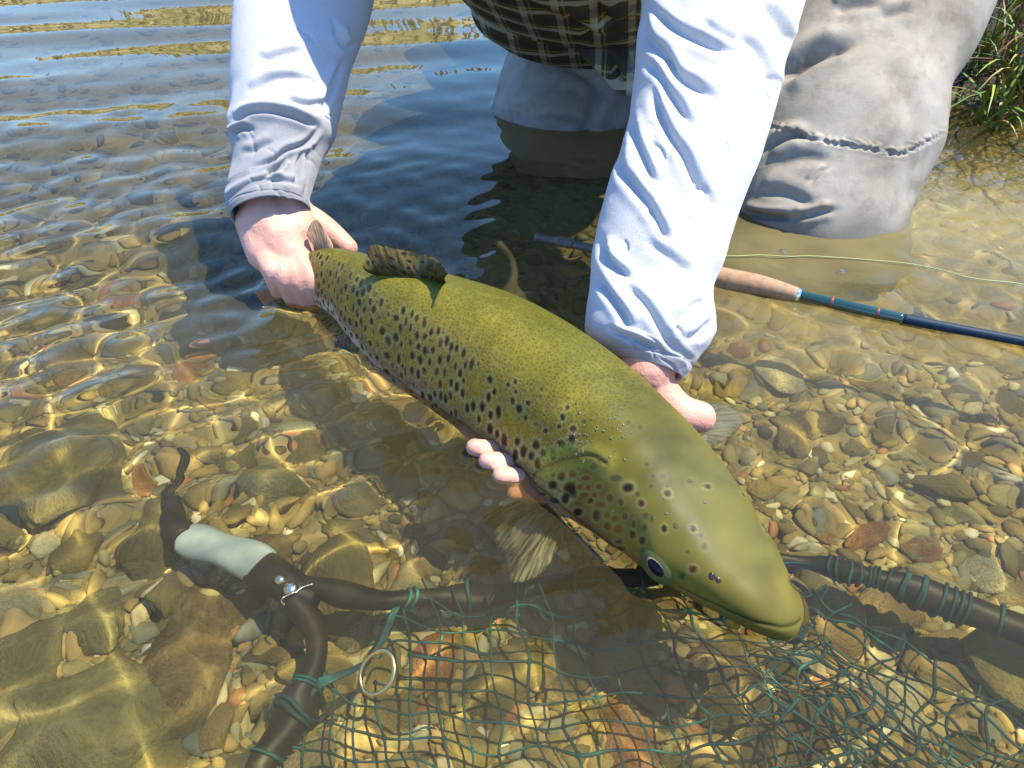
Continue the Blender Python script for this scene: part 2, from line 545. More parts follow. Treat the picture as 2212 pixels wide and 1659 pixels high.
# stones that stand out: (px, py, width px, height px, turn, colour, shape, label)
NAMED = [
 (1690, 785, 56, 44, 0.2, 'pale', 'white_stone', "large creamy white stone on the bed below the fly rod"),
 (1606, 725, 24, 18, 0.2, 'orange', 'stone', "small orange stone under water beside the white sleeve's cuff"),
 (1770, 898, 58, 24, 0.1, 'brown', 'stone', "flat tan slab of stone right of the thumb and below the white stone"),
 (230, 492, 34, 15, 0.1, 'pale', 'stone', "cream stone left of the tail hand, farther of the two pale ones"),
 (383, 583, 32, 17, 0.6, 'pale', 'stone', "oval pale grey stone nearest the tail hand on its left"),
 (272, 622, 40, 13, 0.25, 'orange', 'stone', "long ochre stone below the two pale ones left of the tail hand"),
 (395, 785, 32, 32, 0.0, 'orange', 'stone', "round orange red stone left of the fish above the net handle"),
 (300, 1022, 34, 26, 0.2, 'orange', 'stone', "rusty orange stone beside the black cord of the net handle"),
 (130, 1005, 118, 92, 0.2, 'dark', 'boulder', "biggest dark brown boulder under water near the left edge"),
 (330, 1145, 62, 84, 0.1, 'dark', 'boulder', "rounded dark boulder just left of the grey net grip"),
 (392, 1420, 76, 118, 0.1, 'brown', 'boulder', "tan oval boulder with rough grain below the net handle"),
 (190, 1560, 150, 84, 0.5, 'grey', 'boulder', "broad grey green slab in the lower left corner"),
 (215, 1315, 66, 44, 0.3, 'grey', 'stone', "pale grey rounded stone left of the tan oval boulder"),
 (255, 1250, 40, 22, 0.4, 'pale', 'stone', "bright yellowish stone above the pale grey rounded one"),
 (20, 1470, 60, 130, 0.0, 'grey', 'boulder', "long grey slab cut by the left edge of the picture"),
 (495, 1305, 60, 26, 0.4, 'brown', 'stone', "olive brown slab below the black yoke of the net"),
 (590, 1400, 48, 32, 0.2, 'brown', 'stone', "lumpy tan stone between the tan boulder and the net hoop"),
 (1890, 1128, 44, 22, 0.3, 'orange', 'stone', "reddish brown stone right of the trout's head"),
 (2150, 1215, 34, 26, 0.1, 'pale', 'stone', "cream stone near the right edge above the net hoop"),
 (2070, 1085, 40, 20, 0.1, 'grey', 'stone', "small grey stone up slope of the cream one at the right"),
 (580, 1040, 62, 42, 0.3, 'grey', 'stone', "blue grey stone above the grey net grip"),
 (990, 1135, 48, 34, 0.4, 'grey', 'stone', "green grey angular stone in the shade under the trout's belly"),
 (905, 1165, 44, 60, 0.3, 'brown', 'stone', "banded olive stone above the middle of the net hoop"),
 (940, 1420, 44, 54, 0.1, 'orange', 'stone', "amber stone seen through the netting beside the metal ring"),
 (1560, 1420, 70, 44, 0.4, 'brown', 'stone', "honey coloured stone under the netting below the trout's jaw"),
 (1350, 1580, 60, 70, 0.2, 'orange', 'stone', "amber brown stone under the netting at the bottom of the picture"),
 (1700, 1560, 84, 50, 0.4, 'brown', 'stone', "broad tan stone under the netting at the bottom right"),
 (1960, 1500, 60, 44, 0.6, 'pale', 'stone', "pale buff stone under the bunched netting"),
 (640, 905, 40, 22, 0.3, 'pale', 'stone', "straw coloured stone in the open water left of the trout's belly"),
 (500, 830, 24, 28, 0.0, 'pale', 'stone', "small cream stone right of the round orange one"),
 (560, 1165, 60, 26, 0.2, 'brown', 'stone', "flat golden stone touching the upper side of the net grip"),
]
TAKEN = []
SPOTS = []
for (px, py, w, h, rot, colr, nm, lab) in NAMED:
    p = at_z(px, py, -0.13)
    d = project(p)[2]
    rx = w / F * np.linalg.norm(p - CAM) * 1.0
    ry = h / F * np.linalg.norm(p - CAM) * 1.45
    SPOTS.append((p, rx, ry))
    TAKEN.append((p[0], p[1], max(rx, ry) * 0.85))
    seed = int(px + py)
    v, f = stone_shape(IC4, seed, 0.24, 1.0)
    rz = 0.42 * min(rx, ry)
    v = v * np.array([rx, ry, rz])
    c, s = math.cos(rot), math.sin(rot)
    v = v @ np.array([[c, s, 0], [-s, c, 0], [0, 0, 1]])
    o = mesh_obj(nm, v / rx, f, MAT[colr])
    o.scale = (rx,) * 3
    o.location = (p[0], p[1], float(bed_z(p[0], p[1])) + rz * 0.35)
    tag(o, lab, 'stone', 'stones lying on the riverbed')

def free(x, y, r, k=1.0):
    for (a, b_, c) in TAKEN:
        if (a - x) ** 2 + (b_ - y) ** 2 < (k * (c + r)) ** 2:
            return False
    return True

placed = 0
tries = 0
LEGS = [at_z(1790, 470, 0), at_z(1230, 300, 0)]
while placed < 285 and tries < 9000:
    tries += 1
    px, py = random.uniform(-60, 2270), random.uniform(430, 1720)
    if px > 1500 and py < 760 and random.random() < 0.9: continue
    z = -0.14
    p = at_z(px, py, z)
    big = 0.5 + 0.75 * max(0.0, (py - 500) / 1160) * (1.0 if px < 900 or py > 1250 else 0.6)
    r = random.uniform(0.010, 0.022) * big * (1.5 if random.random() < 0.12 else 1)
    r *= 1.0 if placed > 90 else 1.35
    if not free(p[0], p[1], r, 0.72): continue
    TAKEN.append((p[0], p[1], r))
    o = bpy.data.objects.new("stone", STONE_MESHES[random.randrange(10)])
    o.cycles.is_caustics_receiver = True
    a = random.uniform(0.75, 1.45)
    o.scale = (r * a, r / a, r * random.uniform(0.8, 1.2))
    o.rotation_euler = (random.uniform(-0.3, 0.3), random.uniform(-0.3, 0.3), random.uniform(0, 6.28))
    o.location = (p[0], p[1], float(bed_z(p[0], p[1])) + r * 0.14)
    link(o, bed)
    if p[1] > 0.78 and p[0] < 0.35:  # upstream stones get the copy with the lost light painted in
        o.material_slots[0].link = 'OBJECT'
        o.material_slots[0].material = MAT['dimmed_stone']
    placed += 1

# gravel: everything smaller, one mass
GPAL = np.array([[0.09, 0.072, 0.028], [0.16, 0.12, 0.042], [0.25, 0.185, 0.066], [0.19, 0.165, 0.075], [0.27, 0.19, 0.08],
                 [0.20, 0.195, 0.13], [0.38, 0.33, 0.20], [0.30, 0.13, 0.055], [0.46, 0.43, 0.33], [0.10, 0.11, 0.10]])
GW = np.array([0.12, 0.2, 0.2, 0.14, 0.12, 0.08, 0.06, 0.025, 0.03, 0.025]); GW /= GW.sum()
TPL = [stone_shape(IC1, 300 + k, 0.3, 0.6)[0] for k in range(8)]
fI = IC1[1]
allv, allf, allc = [], [], []
N = 13000
pxs, pys = RNG.uniform(-400, 2600, N), RNG.uniform(0, 1, N) ** 0.8 * 1850 - 40
cnt = 0
for i in range(N):
    p = at_z(pxs[i], pys[i], -0.15)
    if p[1] > 4.2 or p[0] < -4: continue
    dist = np.linalg.norm(p - CAM)
    if p[0] > 0.25 and p[1] > 0.70 and RNG.random() < 0.85: continue
    r = RNG.uniform(0.0030, 0.0080) * (0.6 + 0.65 * dist) * (1.6 if RNG.random() < 0.1 else 1)
    t = TPL[RNG.integers(8)]
    a = RNG.uniform(0.7, 1.5)
    th = RNG.uniform(0, 6.28)
    c, s = math.cos(th), math.sin(th)
    v = t * np.array([r * a, r / a, r])
    v = np.stack([v[:, 0] * c - v[:, 1] * s, v[:, 0] * s + v[:, 1] * c, v[:, 2] + v[:, 0] * RNG.uniform(-.3, .3)], 1)
    zb = float(bed_z(p[0], p[1]))
    if zb > -0.03: continue
    v = v + np.array([p[0], p[1], zb + r * RNG.uniform(0.0, 0.45)])
    allv.append(v); allf.append(fI + cnt * len(t))
    bed_dim = 1 - 0.80 * min(max((p[1] - 0.68) / 0.45, 0), 1) * min(max((0.45 - p[0]) / 0.3, 0), 1)  # upstream pebbles painted darker, for the light the water takes
    cc = GPAL[RNG.choice(10, p=GW)] * RNG.uniform(1.15, 1.55) * bed_dim
    allc.append(np.repeat(cc[None], len(t), 0))
    cnt += 1
g = mesh_obj("gravel", np.concatenate(allv), np.concatenate(allf), MAT['gravel'], color=np.concatenate(allc))
tag(g, kind='stuff')
# ------------------------------------------------------------------ the trout
ST = np.array([  # px, py of the back's midline, its height, half width, depth of body
 (545, 622, -.012, .006, .040), (600, 585, .008, .010, .044), (650, 556, .034, .0135, .052), (700, 537, .058, .018, .064), (760, 543, .071, .0215, .078),
 (815, 562, .079, .0272, .096), (890, 584, .085, .0358, .119), (965, 600, .089, .0425, .132), (1100, 648, .092, .0468, .145),
 (1250, 745, .088, .0500, .143), (1390, 878, .076, .0508, .122), (1480, 998, .062, .0490, .092), (1562, 1116, .048, .0436, .063),
 (1640, 1214, .032, .0344, .040), (1695, 1276, .018, .0270, .029), (1732, 1316, .004, .0190, .022), (1746, 1336, -.004, .006, .012)], float)
top = np.array([at_z(s[0], s[1], max(s[2], 0.0)) if s[2] >= 0 else at_z(s[0], s[1], s[2]) for s in ST])
NS, NP = 560, 300
S = crom(np.column_stack([top, ST[:, 3:5]]), 4000)
dl = np.concatenate([[0], np.cumsum(np.linalg.norm(np.diff(S[:, :3], axis=0), axis=1))])
LEN = dl[-1]
aa = LEN * (np.linspace(0, 1, NS) ** 0.93)
aa = LEN - (LEN - aa)
S = np.column_stack([np.interp(aa, dl, S[:, k]) for k in range(5)])
tp, wd, hg = S[:, :3], S[:, 3], S[:, 4]
# keep the end rings round
T = unit(np.gradient(tp, axis=0)); Th = T.copy(); Th[:, 2] *= 0.4; Th = unit(Th)
Uz = np.array([0, 0, 1.0])
SD = unit(np.cross(Th, Uz))           # towards the near (right) flank
UP = unit(np.cross(SD, Th))
roll = np.radians(np.interp(aa / LEN, [0, .25, .5, .75, 1], [16, 17, 15, 12, 4]))[:, None]
UP, SD = UP * np.cos(roll) - SD * np.sin(roll), SD * np.cos(roll) + UP * np.sin(roll)
ph = np.linspace(0, 2 * math.pi, NP, endpoint=False)
sn, cs = np.sin(ph), np.cos(ph)
ex = np.sign(sn) * np.abs(sn) ** 0.66
ez = np.sign(cs) * np.abs(cs) ** 0.84
BODY = (tp - UP * (hg / 2)[:, None])[:, None, :] + SD[:, None, :] * (wd[:, None] * (ex * (1 + 0.07 * cs))[None, :])[..., None] + UP[:, None, :] * ((hg / 2)[:, None] * ez[None, :])[..., None]
fp = aa / LEN                               # 0 tail .. 1 snout
# arc length round the body from the midline of the back (+ on the near flank)
dq = np.linalg.norm(np.roll(BODY, -1, 1) - BODY, axis=2)
cum = np.concatenate([np.zeros((NS, 1)), np.cumsum(dq, 1)], 1)
gir = cum[:, -1:]
q = cum[:, :-1].copy()
q = np.where(q > gir / 2, q - gir, q)
A = np.repeat(aa[:, None], NP, 1)
tq = np.abs(q) / (gir / 2)                  # 0 back .. 1 belly

PX, PY, PD = project(BODY.reshape(-1, 3))
NRM = np.cross(np.gradient(BODY, axis=0), np.gradient(BODY, axis=1)).reshape(-1, 3)
cen = (tp - UP * (hg / 2)[:, None])
NRM *= np.sign(np.sum(NRM * (BODY - cen[:, None, :]).reshape(-1, 3), 1))[:, None]
NRM = unit(NRM)
FACING = np.sum(NRM * (CAM - BODY.reshape(-1, 3)), 1) > 0
def fish_at(px, py):
    d = (PX - px) ** 2 + (PY - py) ** 2 + np.where(FACING, 0, 1e9)
    i = int(np.argmin(d))
    return i, BODY.reshape(-1, 3)[i], NRM[i]
AF, QF = A.ravel(), q.ravel()

# opercle and preopercle: steps in the skin along measured curves
def curve_aq(pts):
    r = np.array([[AF[fish_at(*p)[0]], QF[fish_at(*p)[0]]] for p in pts])
    return crom(r, 60)
def curve_dist(cv):
    """signed distance (m) to a curve in skin coordinates"""
    best = np.full(AF.shape, 1.0); sg = np.zeros(AF.shape)
    m = (AF > cv[:, 0].min() - 0.02) & (AF < cv[:, 0].max() + 0.02)
    am, qm = AF[m], np.abs(QF[m])
    bb, ss = best[m], sg[m]
    for i in range(len(cv) - 1):
        t = cv[i + 1] - cv[i]; L = np.hypot(*t) + 1e-9
        u = np.clip(((am - cv[i, 0]) * t[0] + (qm - cv[i, 1]) * t[1]) / L ** 2, 0, 1)
        dx, dy = am - cv[i, 0] - u * t[0], qm - cv[i, 1] - u * t[1]
        d = np.hypot(dx, dy)
        s = np.sign(t[0] * dy - t[1] * dx)
        k = d < bb
        bb = np.where(k, d, bb); ss = np.where(k, s, ss)
    best[m], sg[m] = bb, ss
    return best, sg
gill = curve_aq([(1147, 1030), (1180, 1008), (1230, 990), (1275, 985), (1310, 1000)])
pre = curve_aq([(1150, 1030), (1200, 1056), (1235, 1074), (1280, 1082)])
jaw = curve_aq([(1468, 1268), (1530, 1300), (1600, 1330), (1670, 1352), (1705, 1352), (1730, 1338)])
dg, sg_ = curve_dist(gill)
dp, sp_ = curve_dist(pre)
dj, sj_ = curve_dist(jaw)
off = -0.0010 * np.exp(-(dg / 0.0016) ** 2) - 0.0011 * np.exp(-(dp / 0.0018) ** 2) - 0.0010 * np.exp(-(dj / 0.0013) ** 2)
ahead = np.clip((A.ravel() - AF[fish_at(1230, 995)[0]]) / 0.01, -1, 1)
off += 0.0007 * np.exp(-(dg / 0.006) ** 2) * ahead
off += 0.0007 * fbm(AF * 60, QF * 60, 41, 3) * np.clip((A.ravel() / LEN - 0.66) * 6, 0, 1)
# brow over each eye
ie, pe, ne = fish_at(1422, 1212)
de = np.hypot(AF - AF[ie], np.abs(QF) - abs(QF[ie]))
off += 0.0030 * np.exp(-(de / 0.012) ** 2)
# flesh squeezed where the hand holds the tail
SKIN_OFF = off
BODYF = BODY.reshape(-1, 3) + NRM * off[:, None]

# ---- skin colour: olive back, golden flank, pink-grey belly; spots with pale rims
def lerp(a, b, t): return a + (b - a) * np.clip(t, 0, 1)[..., None]
tqf, ff = tq.ravel(), (A / LEN).ravel()
nz = fbm(AF * 38, QF * 38, 51, 3)
nz2 = fbm(AF * 120, QF * 120, 52, 3)
back, mid, flank = np.array([.072, .074, .012]), np.array([.150, .124, .014]), np.array([.235, .150, .020])
low, belly = np.array([.17, .105, .050]), np.array([.36, .27, .20])
tt = tqf + 0.03 * nz
C = np.repeat(back[None], len(tt), 0)
C = lerp(C, mid, (tt - 0.10) / 0.20)
C = lerp(C, flank, (tt - 0.28) / 0.15)
C = lerp(C, low, (tt - 0.54) / 0.12)
C = lerp(C, belly, (tt - 0.66) / 0.10)
tailp = np.clip((0.2 - ff) / 0.08, 0, 1)
C = lerp(C, np.array([.42, .24, .16]), tailp * 0.75 * np.clip((tqf - 0.12) * 6, 0, 1))
headc = lerp(np.repeat(np.array([[.085, .092, .026]]), len(tt), 0), np.array([.17, .145, .022]), (tqf - 0.22) / 0.25)
headc = lerp(headc, np.array([.17, .095, .03]), (tqf - 0.50) / 0.12)
headc = lerp(headc, np.array([.30, .22, .12]), (tqf - 0.85) / 0.1)
C = lerp(C, headc, (ff - AF[fish_at(1275, 985)[0]] / LEN + 0.012 * nz) / 0.09)
snout = np.clip((ff - 0.90) / 0.06, 0, 1)
C = lerp(C, np.array([.12, .11, .024]), snout)
patch = np.clip(fbm(AF * 22, QF * 22, 57, 3) * 1.4, 0, 1) * np.clip((tqf - .32) * 8, 0, 1) * np.clip((.62 - tqf) * 10, 0, 1) * np.clip((.72 - ff) * 10, 0, 1)
C = lerp(C, np.array([.27, .13, .022]), patch * 0.55)
hd = np.clip((ff - .66) / .06, 0, 1)
mott = fbm(AF * 75, QF * 75, 58, 4)
C *= (1 + 0.13 * nz + 0.10 * nz2 + hd * 0.24 * mott)[:, None]
C = lerp(C, np.array([.20, .17, .02]), hd * np.clip(fbm(AF * 30, QF * 30, 59, 3), 0, 1) * .45)

SP = []   # a, q, half size along, half size round, colour, strength
DK, BR, OR, GR = np.array([.012, .007, .005]), np.array([.050, .018, .006]), np.array([.17, .058, .010]), np.array([.035, .036, .018])
R7 = [(305,85,18,28,DK),(530,310,22,30,DK),(865,375,18,25,DK),(935,545,25,32,DK),(660,590,25,32,DK),(790,665,22,38,DK),(565,640,25,40,DK),(500,665,20,40,DK),(625,675,22,32,DK),(670,735,20,42,BR),
 (415,555,20,45,DK),(305,465,20,38,DK),(245,295,18,38,DK),(370,335,18,46,DK),(175,290,18,38,DK),(310,360,16,32,DK),(130,305,15,35,DK),(295,220,16,35,DK),(340,180,14,25,DK),(95,190,15,32,DK),
 (50,140,15,35,DK),(5,110,12,30,DK),(75,40,15,28,DK),(515,565,18,32,DK),(360,505,14,32,DK),(220,390,13,30,DK),(100,95,11,20,BR),(500,100,14,18,BR),(445,125,14,18,BR),(480,250,16,24,BR),(600,265,16,20,BR),
 (905,300,18,16,BR),(840,445,16,16,BR),(945,465,22,22,BR),(850,580,26,26,BR),(1000,590,24,16,BR),(945,630,34,18,GR),(715,655,18,30,BR),(580,380,14,20,BR),(505,180,14,16,BR),(660,430,18,16,OR),(735,480,16,18,BR),
 (855,830,26,30,BR),(940,815,25,28,OR),(785,900,30,32,DK),(925,935,46,50,DK),(885,1005,30,32,DK),(805,1030,28,28,DK),(715,985,22,14,DK),(985,1105,30,26,DK),(1080,1020,20,20,BR),(1035,975,28,18,OR),
 (1155,1050,35,20,OR),(1130,1130,28,35,DK),(1230,1000,20,28,OR),(1210,1130,20,25,OR),(1270,1160,20,22,OR),(1350,1140,20,22,OR),(1215,1215,26,28,BR),(1300,1240,30,30,OR),(1405,1280,22,28,BR),(1485,1325,25,28,BR),
 (1300,1335,25,18,DK),(1320,1390,25,16,DK),(1370,920,38,32,DK),(1475,1040,22,25,BR),(1675,965,24,24,DK),(1845,875,18,18,GR),(1985,915,20,18,DK),(1105,755,25,22,DK),(1195,790,18,28,GR),(1275,845,42,22,GR),
 (1650,1235,20,25,DK),(1735,1215,18,20,GR),(1875,1235,20,22,DK),(1935,1285,16,16,GR),(1960,1370,25,25,GR),(1830,1415,16,14,GR),(1635,835,18,18,GR),(1515,740,18,16,GR),(1560,830,16,16,GR),(1870,1550,30,25,BR),
 (1785,1600,22,28,GR),(1555,1160,14,26,GR),(1510,1135,20,22,GR),(1445,970,18,18,GR),(1550,910,16,16,GR),(1000,915,18,22,OR),(1065,920,18,20,OR),(1145,910,18,20,OR),(1315,1030,20,22,OR),(1415,1200,14,30,OR),(1500,1225,18,24,GR),
 (1040,845,30,16,OR),(1030,410,18,18,GR),(1370,415,18,18,GR),(1465,455,18,18,GR),(1115,975,16,18,OR),(985,770,16,18,OR),(790,825,14,16,BR),(1160,715,24,20,GR)]
MEAS = []
for (rx, ry, sx_, sy_, c) in R7:
    px, py = 973 + rx * .28, 796 + ry * .28
    i, p, n = fish_at(px, py)
    SP.append((AF[i], QF[i], 1e-6, 1e-6, c, 0.0))
    MEAS.append((px, py, sx_ * .28 * 1.08, sy_ * .28 * 1.08, c, 0.96 if c is not GR else 0.72))
R8 = [(2160 + 0, 0, 0, 0, GR)]
r = np.random.default_rng(5)
a_gill = AF[fish_at(1150, 1020)[0]]
pts = []
def qlim(a): return float(np.interp(a, aa, gir[:, 0] / 2))
tries = 0
while len(pts) < 620 and tries < 60000:
    tries += 1
    a = r.uniform(0.155, 0.70) * LEN
    s = r.choice([-1, 1])
    qq = r.uniform(0.18, 0.80) * qlim(a)
    f_ = a / LEN
    t_ = qq / qlim(a)
    # dense on the rear flank, climbing towards the tail
    lo_t = np.interp(f_, [.15, .3, .5, .7], [.14, .25, .33, .39])
    if t_ < lo_t: continue
    if s > 0:
        j = int(np.argmin(np.abs(aa - a)) * NP + np.argmin(np.abs(q[int(np.argmin(np.abs(aa - a)))] - qq)))
        if PX[j] > 985 and PY[j] > 790: continue
        if PX[j] > 1100: continue
        if PX[j] > 1010 and r.random() < .6: continue
    dmin = 0.0086 * r.uniform(0.85, 1.3)
    if any((a - u) ** 2 + ((s * qq - v_) * 0.72) ** 2 < dmin ** 2 for u, v_ in pts): continue
    if any((a - u[0]) ** 2 + (s * qq - u[1]) ** 2 < 0.010 ** 2 for u in SP[:len(R7)]): continue
    pts.append((a, s * qq))
    big = r.random()
    k = np.interp(f_, [.15, .5], [.8, 1.0])
    if big < 0.80: SP.append((a, s * qq, r.uniform(.0022, .0033) * k, r.uniform(.0032, .0052) * k, DK if r.random() < .8 else BR, .93))
    else: SP.append((a, s * qq, r.uniform(.0014, .0019), r.uniform(.0018, .0028), BR, .7))
for _ in range(46):                        # far side of the head and back
    a = r.uniform(.5, .93) * LEN
    qq = -r.uniform(.25, .7) * qlim(a)
    SP.append((a, qq, r.uniform(.002, .0036), r.uniform(.002, .0036), DK if r.random() < .6 else BR, .8))
for _ in range(150):
    a = r.uniform(.3, .70) * LEN
    qq = r.uniform(.26, .62) * qlim(a)
    SP.append((a, qq, r.uniform(.0012, .0021), r.uniform(.0014, .0023), BR if r.random() < .6 else OR, r.uniform(.25, .6)))
order = np.argsort(AF, kind='stable')
As = AF[order]
for (a, qq, sx_, sy_, c, k) in SP:
    R_ = 2.4 * max(sx_, sy_)
    i0, i1 = np.searchsorted(As, [a - R_, a + R_])
    idx = order[i0:i1]
    wob = 0.06 * np.sin(2 * np.arctan2(QF[idx] - qq, AF[idx] - a) + a * 900)
    d = np.hypot((AF[idx] - a) / sx_, (QF[idx] - qq) / sy_) + wob
    halo = np.exp(-((d - 1.45) / 0.36) ** 2) * 0.26 * k
    C[idx] = lerp(C[idx], np.array([.30, .29, .14]), halo)
    core = 1 / (1 + np.exp((d - 1.0) / 0.13))
    C[idx] = lerp(C[idx], c, core * k)
visible = FACING & (QF > -0.6 * (gir / 2).repeat(NP, 1).ravel())
for (px, py, sx_, sy_, c, k) in MEAS:
    idx = np.where(visible & (np.abs(PX - px) < 2.5 * sx_) & (np.abs(PY - py) < 2.5 * sy_))[0]
    d = np.hypot((PX[idx] - px) / sx_, (PY[idx] - py) / sy_) + 0.05 * np.sin(2 * np.arctan2(PY[idx] - py, PX[idx] - px) + px)
    C[idx] = lerp(C[idx], np.array([.30, .30, .13]), np.exp(-((d - 1.45) / 0.36) ** 2) * (0.36 if k > .8 else .10) * k)
    C[idx] = lerp(C[idx], c, k / (1 + np.exp((d - 1.0) / 0.12)))
C[dj < 0.0008] *= 0.45
C *= (1 - .45 * np.exp(-(dg / .0009) ** 2) - .35 * np.exp(-(dp / .0009) ** 2))[:, None]
ck = np.exp(-((AF - AF[fish_at(1330, 1150)[0]]) / .03) ** 2 - ((QF - QF[fish_at(1330, 1150)[0]]) / .018) ** 2)
C = lerp(C, np.array([.24, .15, .03]), ck * .5)
yl = np.exp(-((dg - 0.006) / 0.005) ** 2) * (QF > 0) * np.clip((AF - AF[fish_at(1230, 975)[0]] + .03) / .01, 0, 1)
C = lerp(C, np.array([.27, .25, .04]), 0.55 * yl)
C *= np.array([1.0, .90, .74])
C *= (1 - .16 * np.clip((ff - .70) / .08, 0, 1))[:, None]
scaly = np.clip((AF[fish_at(1330, 960)[0]] / LEN - ff) / 0.07, 0, 1) * np.clip((0.9 - tqf) / 0.1, 0, 1)

m, nt, b = material("trout_skin", 0.48, spec=0.13)
ca = node(nt, "ShaderNodeVertexColor", layer_name="Col")
sca = node(nt, "ShaderNodeAttribute", attribute_name="scaly")
tc = node(nt, "ShaderNodeTexCoord")
mp = node(nt, "ShaderNodeMapping")
mp.inputs["Scale"].default_value = (260, 300, 1)
nt.links.new(tc.outputs["UV"], mp.inputs[0])
vo = node(nt, "ShaderNodeTexVoronoi", feature='DISTANCE_TO_EDGE')
vo.inputs["Scale"].default_value = 1.0
vo.inputs["Randomness"].default_value = 0.7
nt.links.new(mp.outputs[0], vo.inputs["Vector"])
edge = ramp(nt, vo.outputs["Distance"], [(0.02, (1, 1, 1)), (0.16, (0, 0, 0))])
k = math_n(nt, 'MULTIPLY', edge, sca.outputs["Fac"])
lum = mixc(nt, math_n(nt, 'MULTIPLY', math_n(nt, 'MULTIPLY', k, noise_tex(nt, tc.outputs['UV'], 70, 3)), 0.85), ca.outputs[0], mixc(nt, 1.0, ca.outputs[0], (2.1, 2.2, 2.6), 'MULTIPLY'))
nt.links.new(lum, b.inputs["Base Color"])
hgt = math_n(nt, 'MULTIPLY', math_n(nt, 'MINIMUM', vo.outputs["Distance"], 0.3), sca.outputs["Fac"])
nf = noise_tex(nt, tc.outputs["UV"], 400, 3)
bump(nt, b, math_n(nt, 'ADD', hgt, math_n(nt, 'MULTIPLY', nf, 0.12)), 0.35, 0.0012)
MAT['trout'] = m
trout = mesh_obj("trout", np.vstack([BODYF, BODYF[:NP].mean(0), BODYF[-NP:].mean(0)]),
                 [grid_faces(NS, NP, flip=True),
                  np.stack([np.full(NP, NS * NP), np.arange(NP), (np.arange(NP) + 1) % NP], 1),
                  np.stack([np.full(NP, NS * NP + 1), (NS - 1) * NP + (np.arange(NP) + 1) % NP, (NS - 1) * NP + np.arange(NP)], 1)],
                 MAT['trout'], color=np.vstack([C, C[:1], C[-1:]]), uv=np.vstack([np.stack([AF, QF], 1), [[0, 0], [LEN, 0]]]),
                 extra={"scaly": np.concatenate([scaly, [0, 0]])})
recalc(trout)
tag(trout, "big spotted brown trout with an olive back held at the surface by two hands", "fish")

# ---- fins
def fin_material(name, c1, c2, alpha):
    m = bpy.data.materials.new(name)
    m.use_nodes = True
    nt = m.node_tree
    b = nt.nodes["Principled BSDF"]
    tc = node(nt, "ShaderNodeTexCoord")
    mp = node(nt, "ShaderNodeMapping"); mp.inputs["Scale"].default_value = (16, 1.2, 1)
    nt.links.new(tc.outputs["UV"], mp.inputs[0])
    n = noise_tex(nt, mp.outputs[0], 2.0, 4, 0.6)
    nt.links.new(ramp(nt, n, [(0.42, c1), (0.58, c2)]), b.inputs["Base Color"])
    b.inputs["Roughness"].default_value = 0.5
    b.inputs["Specular IOR Level"].default_value = 0.15
    b.inputs["Alpha"].default_value = alpha
    b.inputs["Transmission Weight"].default_value = 0.0
    return m
MAT['fin_dark'] = fin_material("dorsal_fin_skin", (.025, .020, .006), (.085, .066, .016), 1.0)
_nt = MAT['fin_dark'].node_tree; _b = _nt.nodes["Principled BSDF"]; _old = _b.inputs["Base Color"].links[0].from_socket
_tc = node(_nt, "ShaderNodeTexCoord"); _mp = node(_nt, "ShaderNodeMapping"); _mp.inputs["Scale"].default_value = (11, 4.5, 1)
_nt.links.new(_tc.outputs["UV"], _mp.inputs[0])
_vo = node(_nt, "ShaderNodeTexVoronoi"); _vo.inputs["Scale"].default_value = 1.0; _nt.links.new(_mp.outputs[0], _vo.inputs["Vector"])
_nt.links.new(mixc(_nt, ramp(_nt, _vo.outputs["Distance"], [(0.20, (1, 1, 1)), (0.30, (0, 0, 0))]), _old, (.006, .004, .002)), _b.inputs["Base Color"])
MAT['fin_amber'] = fin_material("amber_fin_skin", (.055, .048, .022), (.30, .27, .17), 0.72)
MAT['fin_grey'] = fin_material("grey_fin_skin", (.16, .17, .16), (.30, .32, .34), 0.6)
MAT['fin_pink'] = fin_material("adipose_fin_skin", (.13, .11, .03), (.40, .22, .15), 1.0)

def fin(name, base, outer, mat, nr=40, thick=0.0006, ripple=0.0007, curl=None, frays=0.0, parent=None, spots=0):
    """sheet between a base curve and an outer curve, pleated along its rays, with two faces"""
    bc, oc = crom(np.array(base), nr), crom(np.array(outer), nr)
    nv = 18
    t = np.linspace(0, 1, nv)
    u = np.arange(nr)
    fr = 1 - frays * (0.5 + 0.5 * np.sin(u * 2.9 + np.sin(u * 1.3) * 2)) * RNG.uniform(0.3, 1, nr)
    P = bc[None] + (oc - bc)[None] * (t[:, None] * fr[None])[..., None]
    if curl is not None: P = P + np.asarray(curl) * (np.sin(t * math.pi)[:, None, None])
    N = unit(np.cross(np.gradient(P, axis=0), np.gradient(P, axis=1)))
    P = P + N * (ripple * np.sin(u * 2 * math.pi / 3.0)[None, :, None] * np.clip(t * 3, 0, 1)[:, None, None])
    hw = thick * (1 - 0.7 * t)[:, None, None] * 0.5
    v = np.concatenate([(P + N * hw).reshape(-1, 3), (P - N * hw).reshape(-1, 3)])
    f1 = grid_faces(nv, nr, closed=False)
    f2 = f1[:, ::-1] + nv * nr
    rim = np.concatenate([np.arange(nr), np.arange(1, nv) * nr + nr - 1, (nv - 1) * nr + np.arange(nr - 2, -1, -1), np.arange(nv - 2, 0, -1) * nr])
    rn = np.roll(rim, -1)
    f3 = np.stack([rn, rim, rim + nv * nr, rn + nv * nr], 1)
    uv = np.stack(np.meshgrid(np.linspace(0, 1, nr), t), -1).reshape(-1, 2)
    return mesh_obj(name, v, np.concatenate([f1, f2, f3]), mat, parent if parent else trout, uv=np.vstack([uv, uv]))

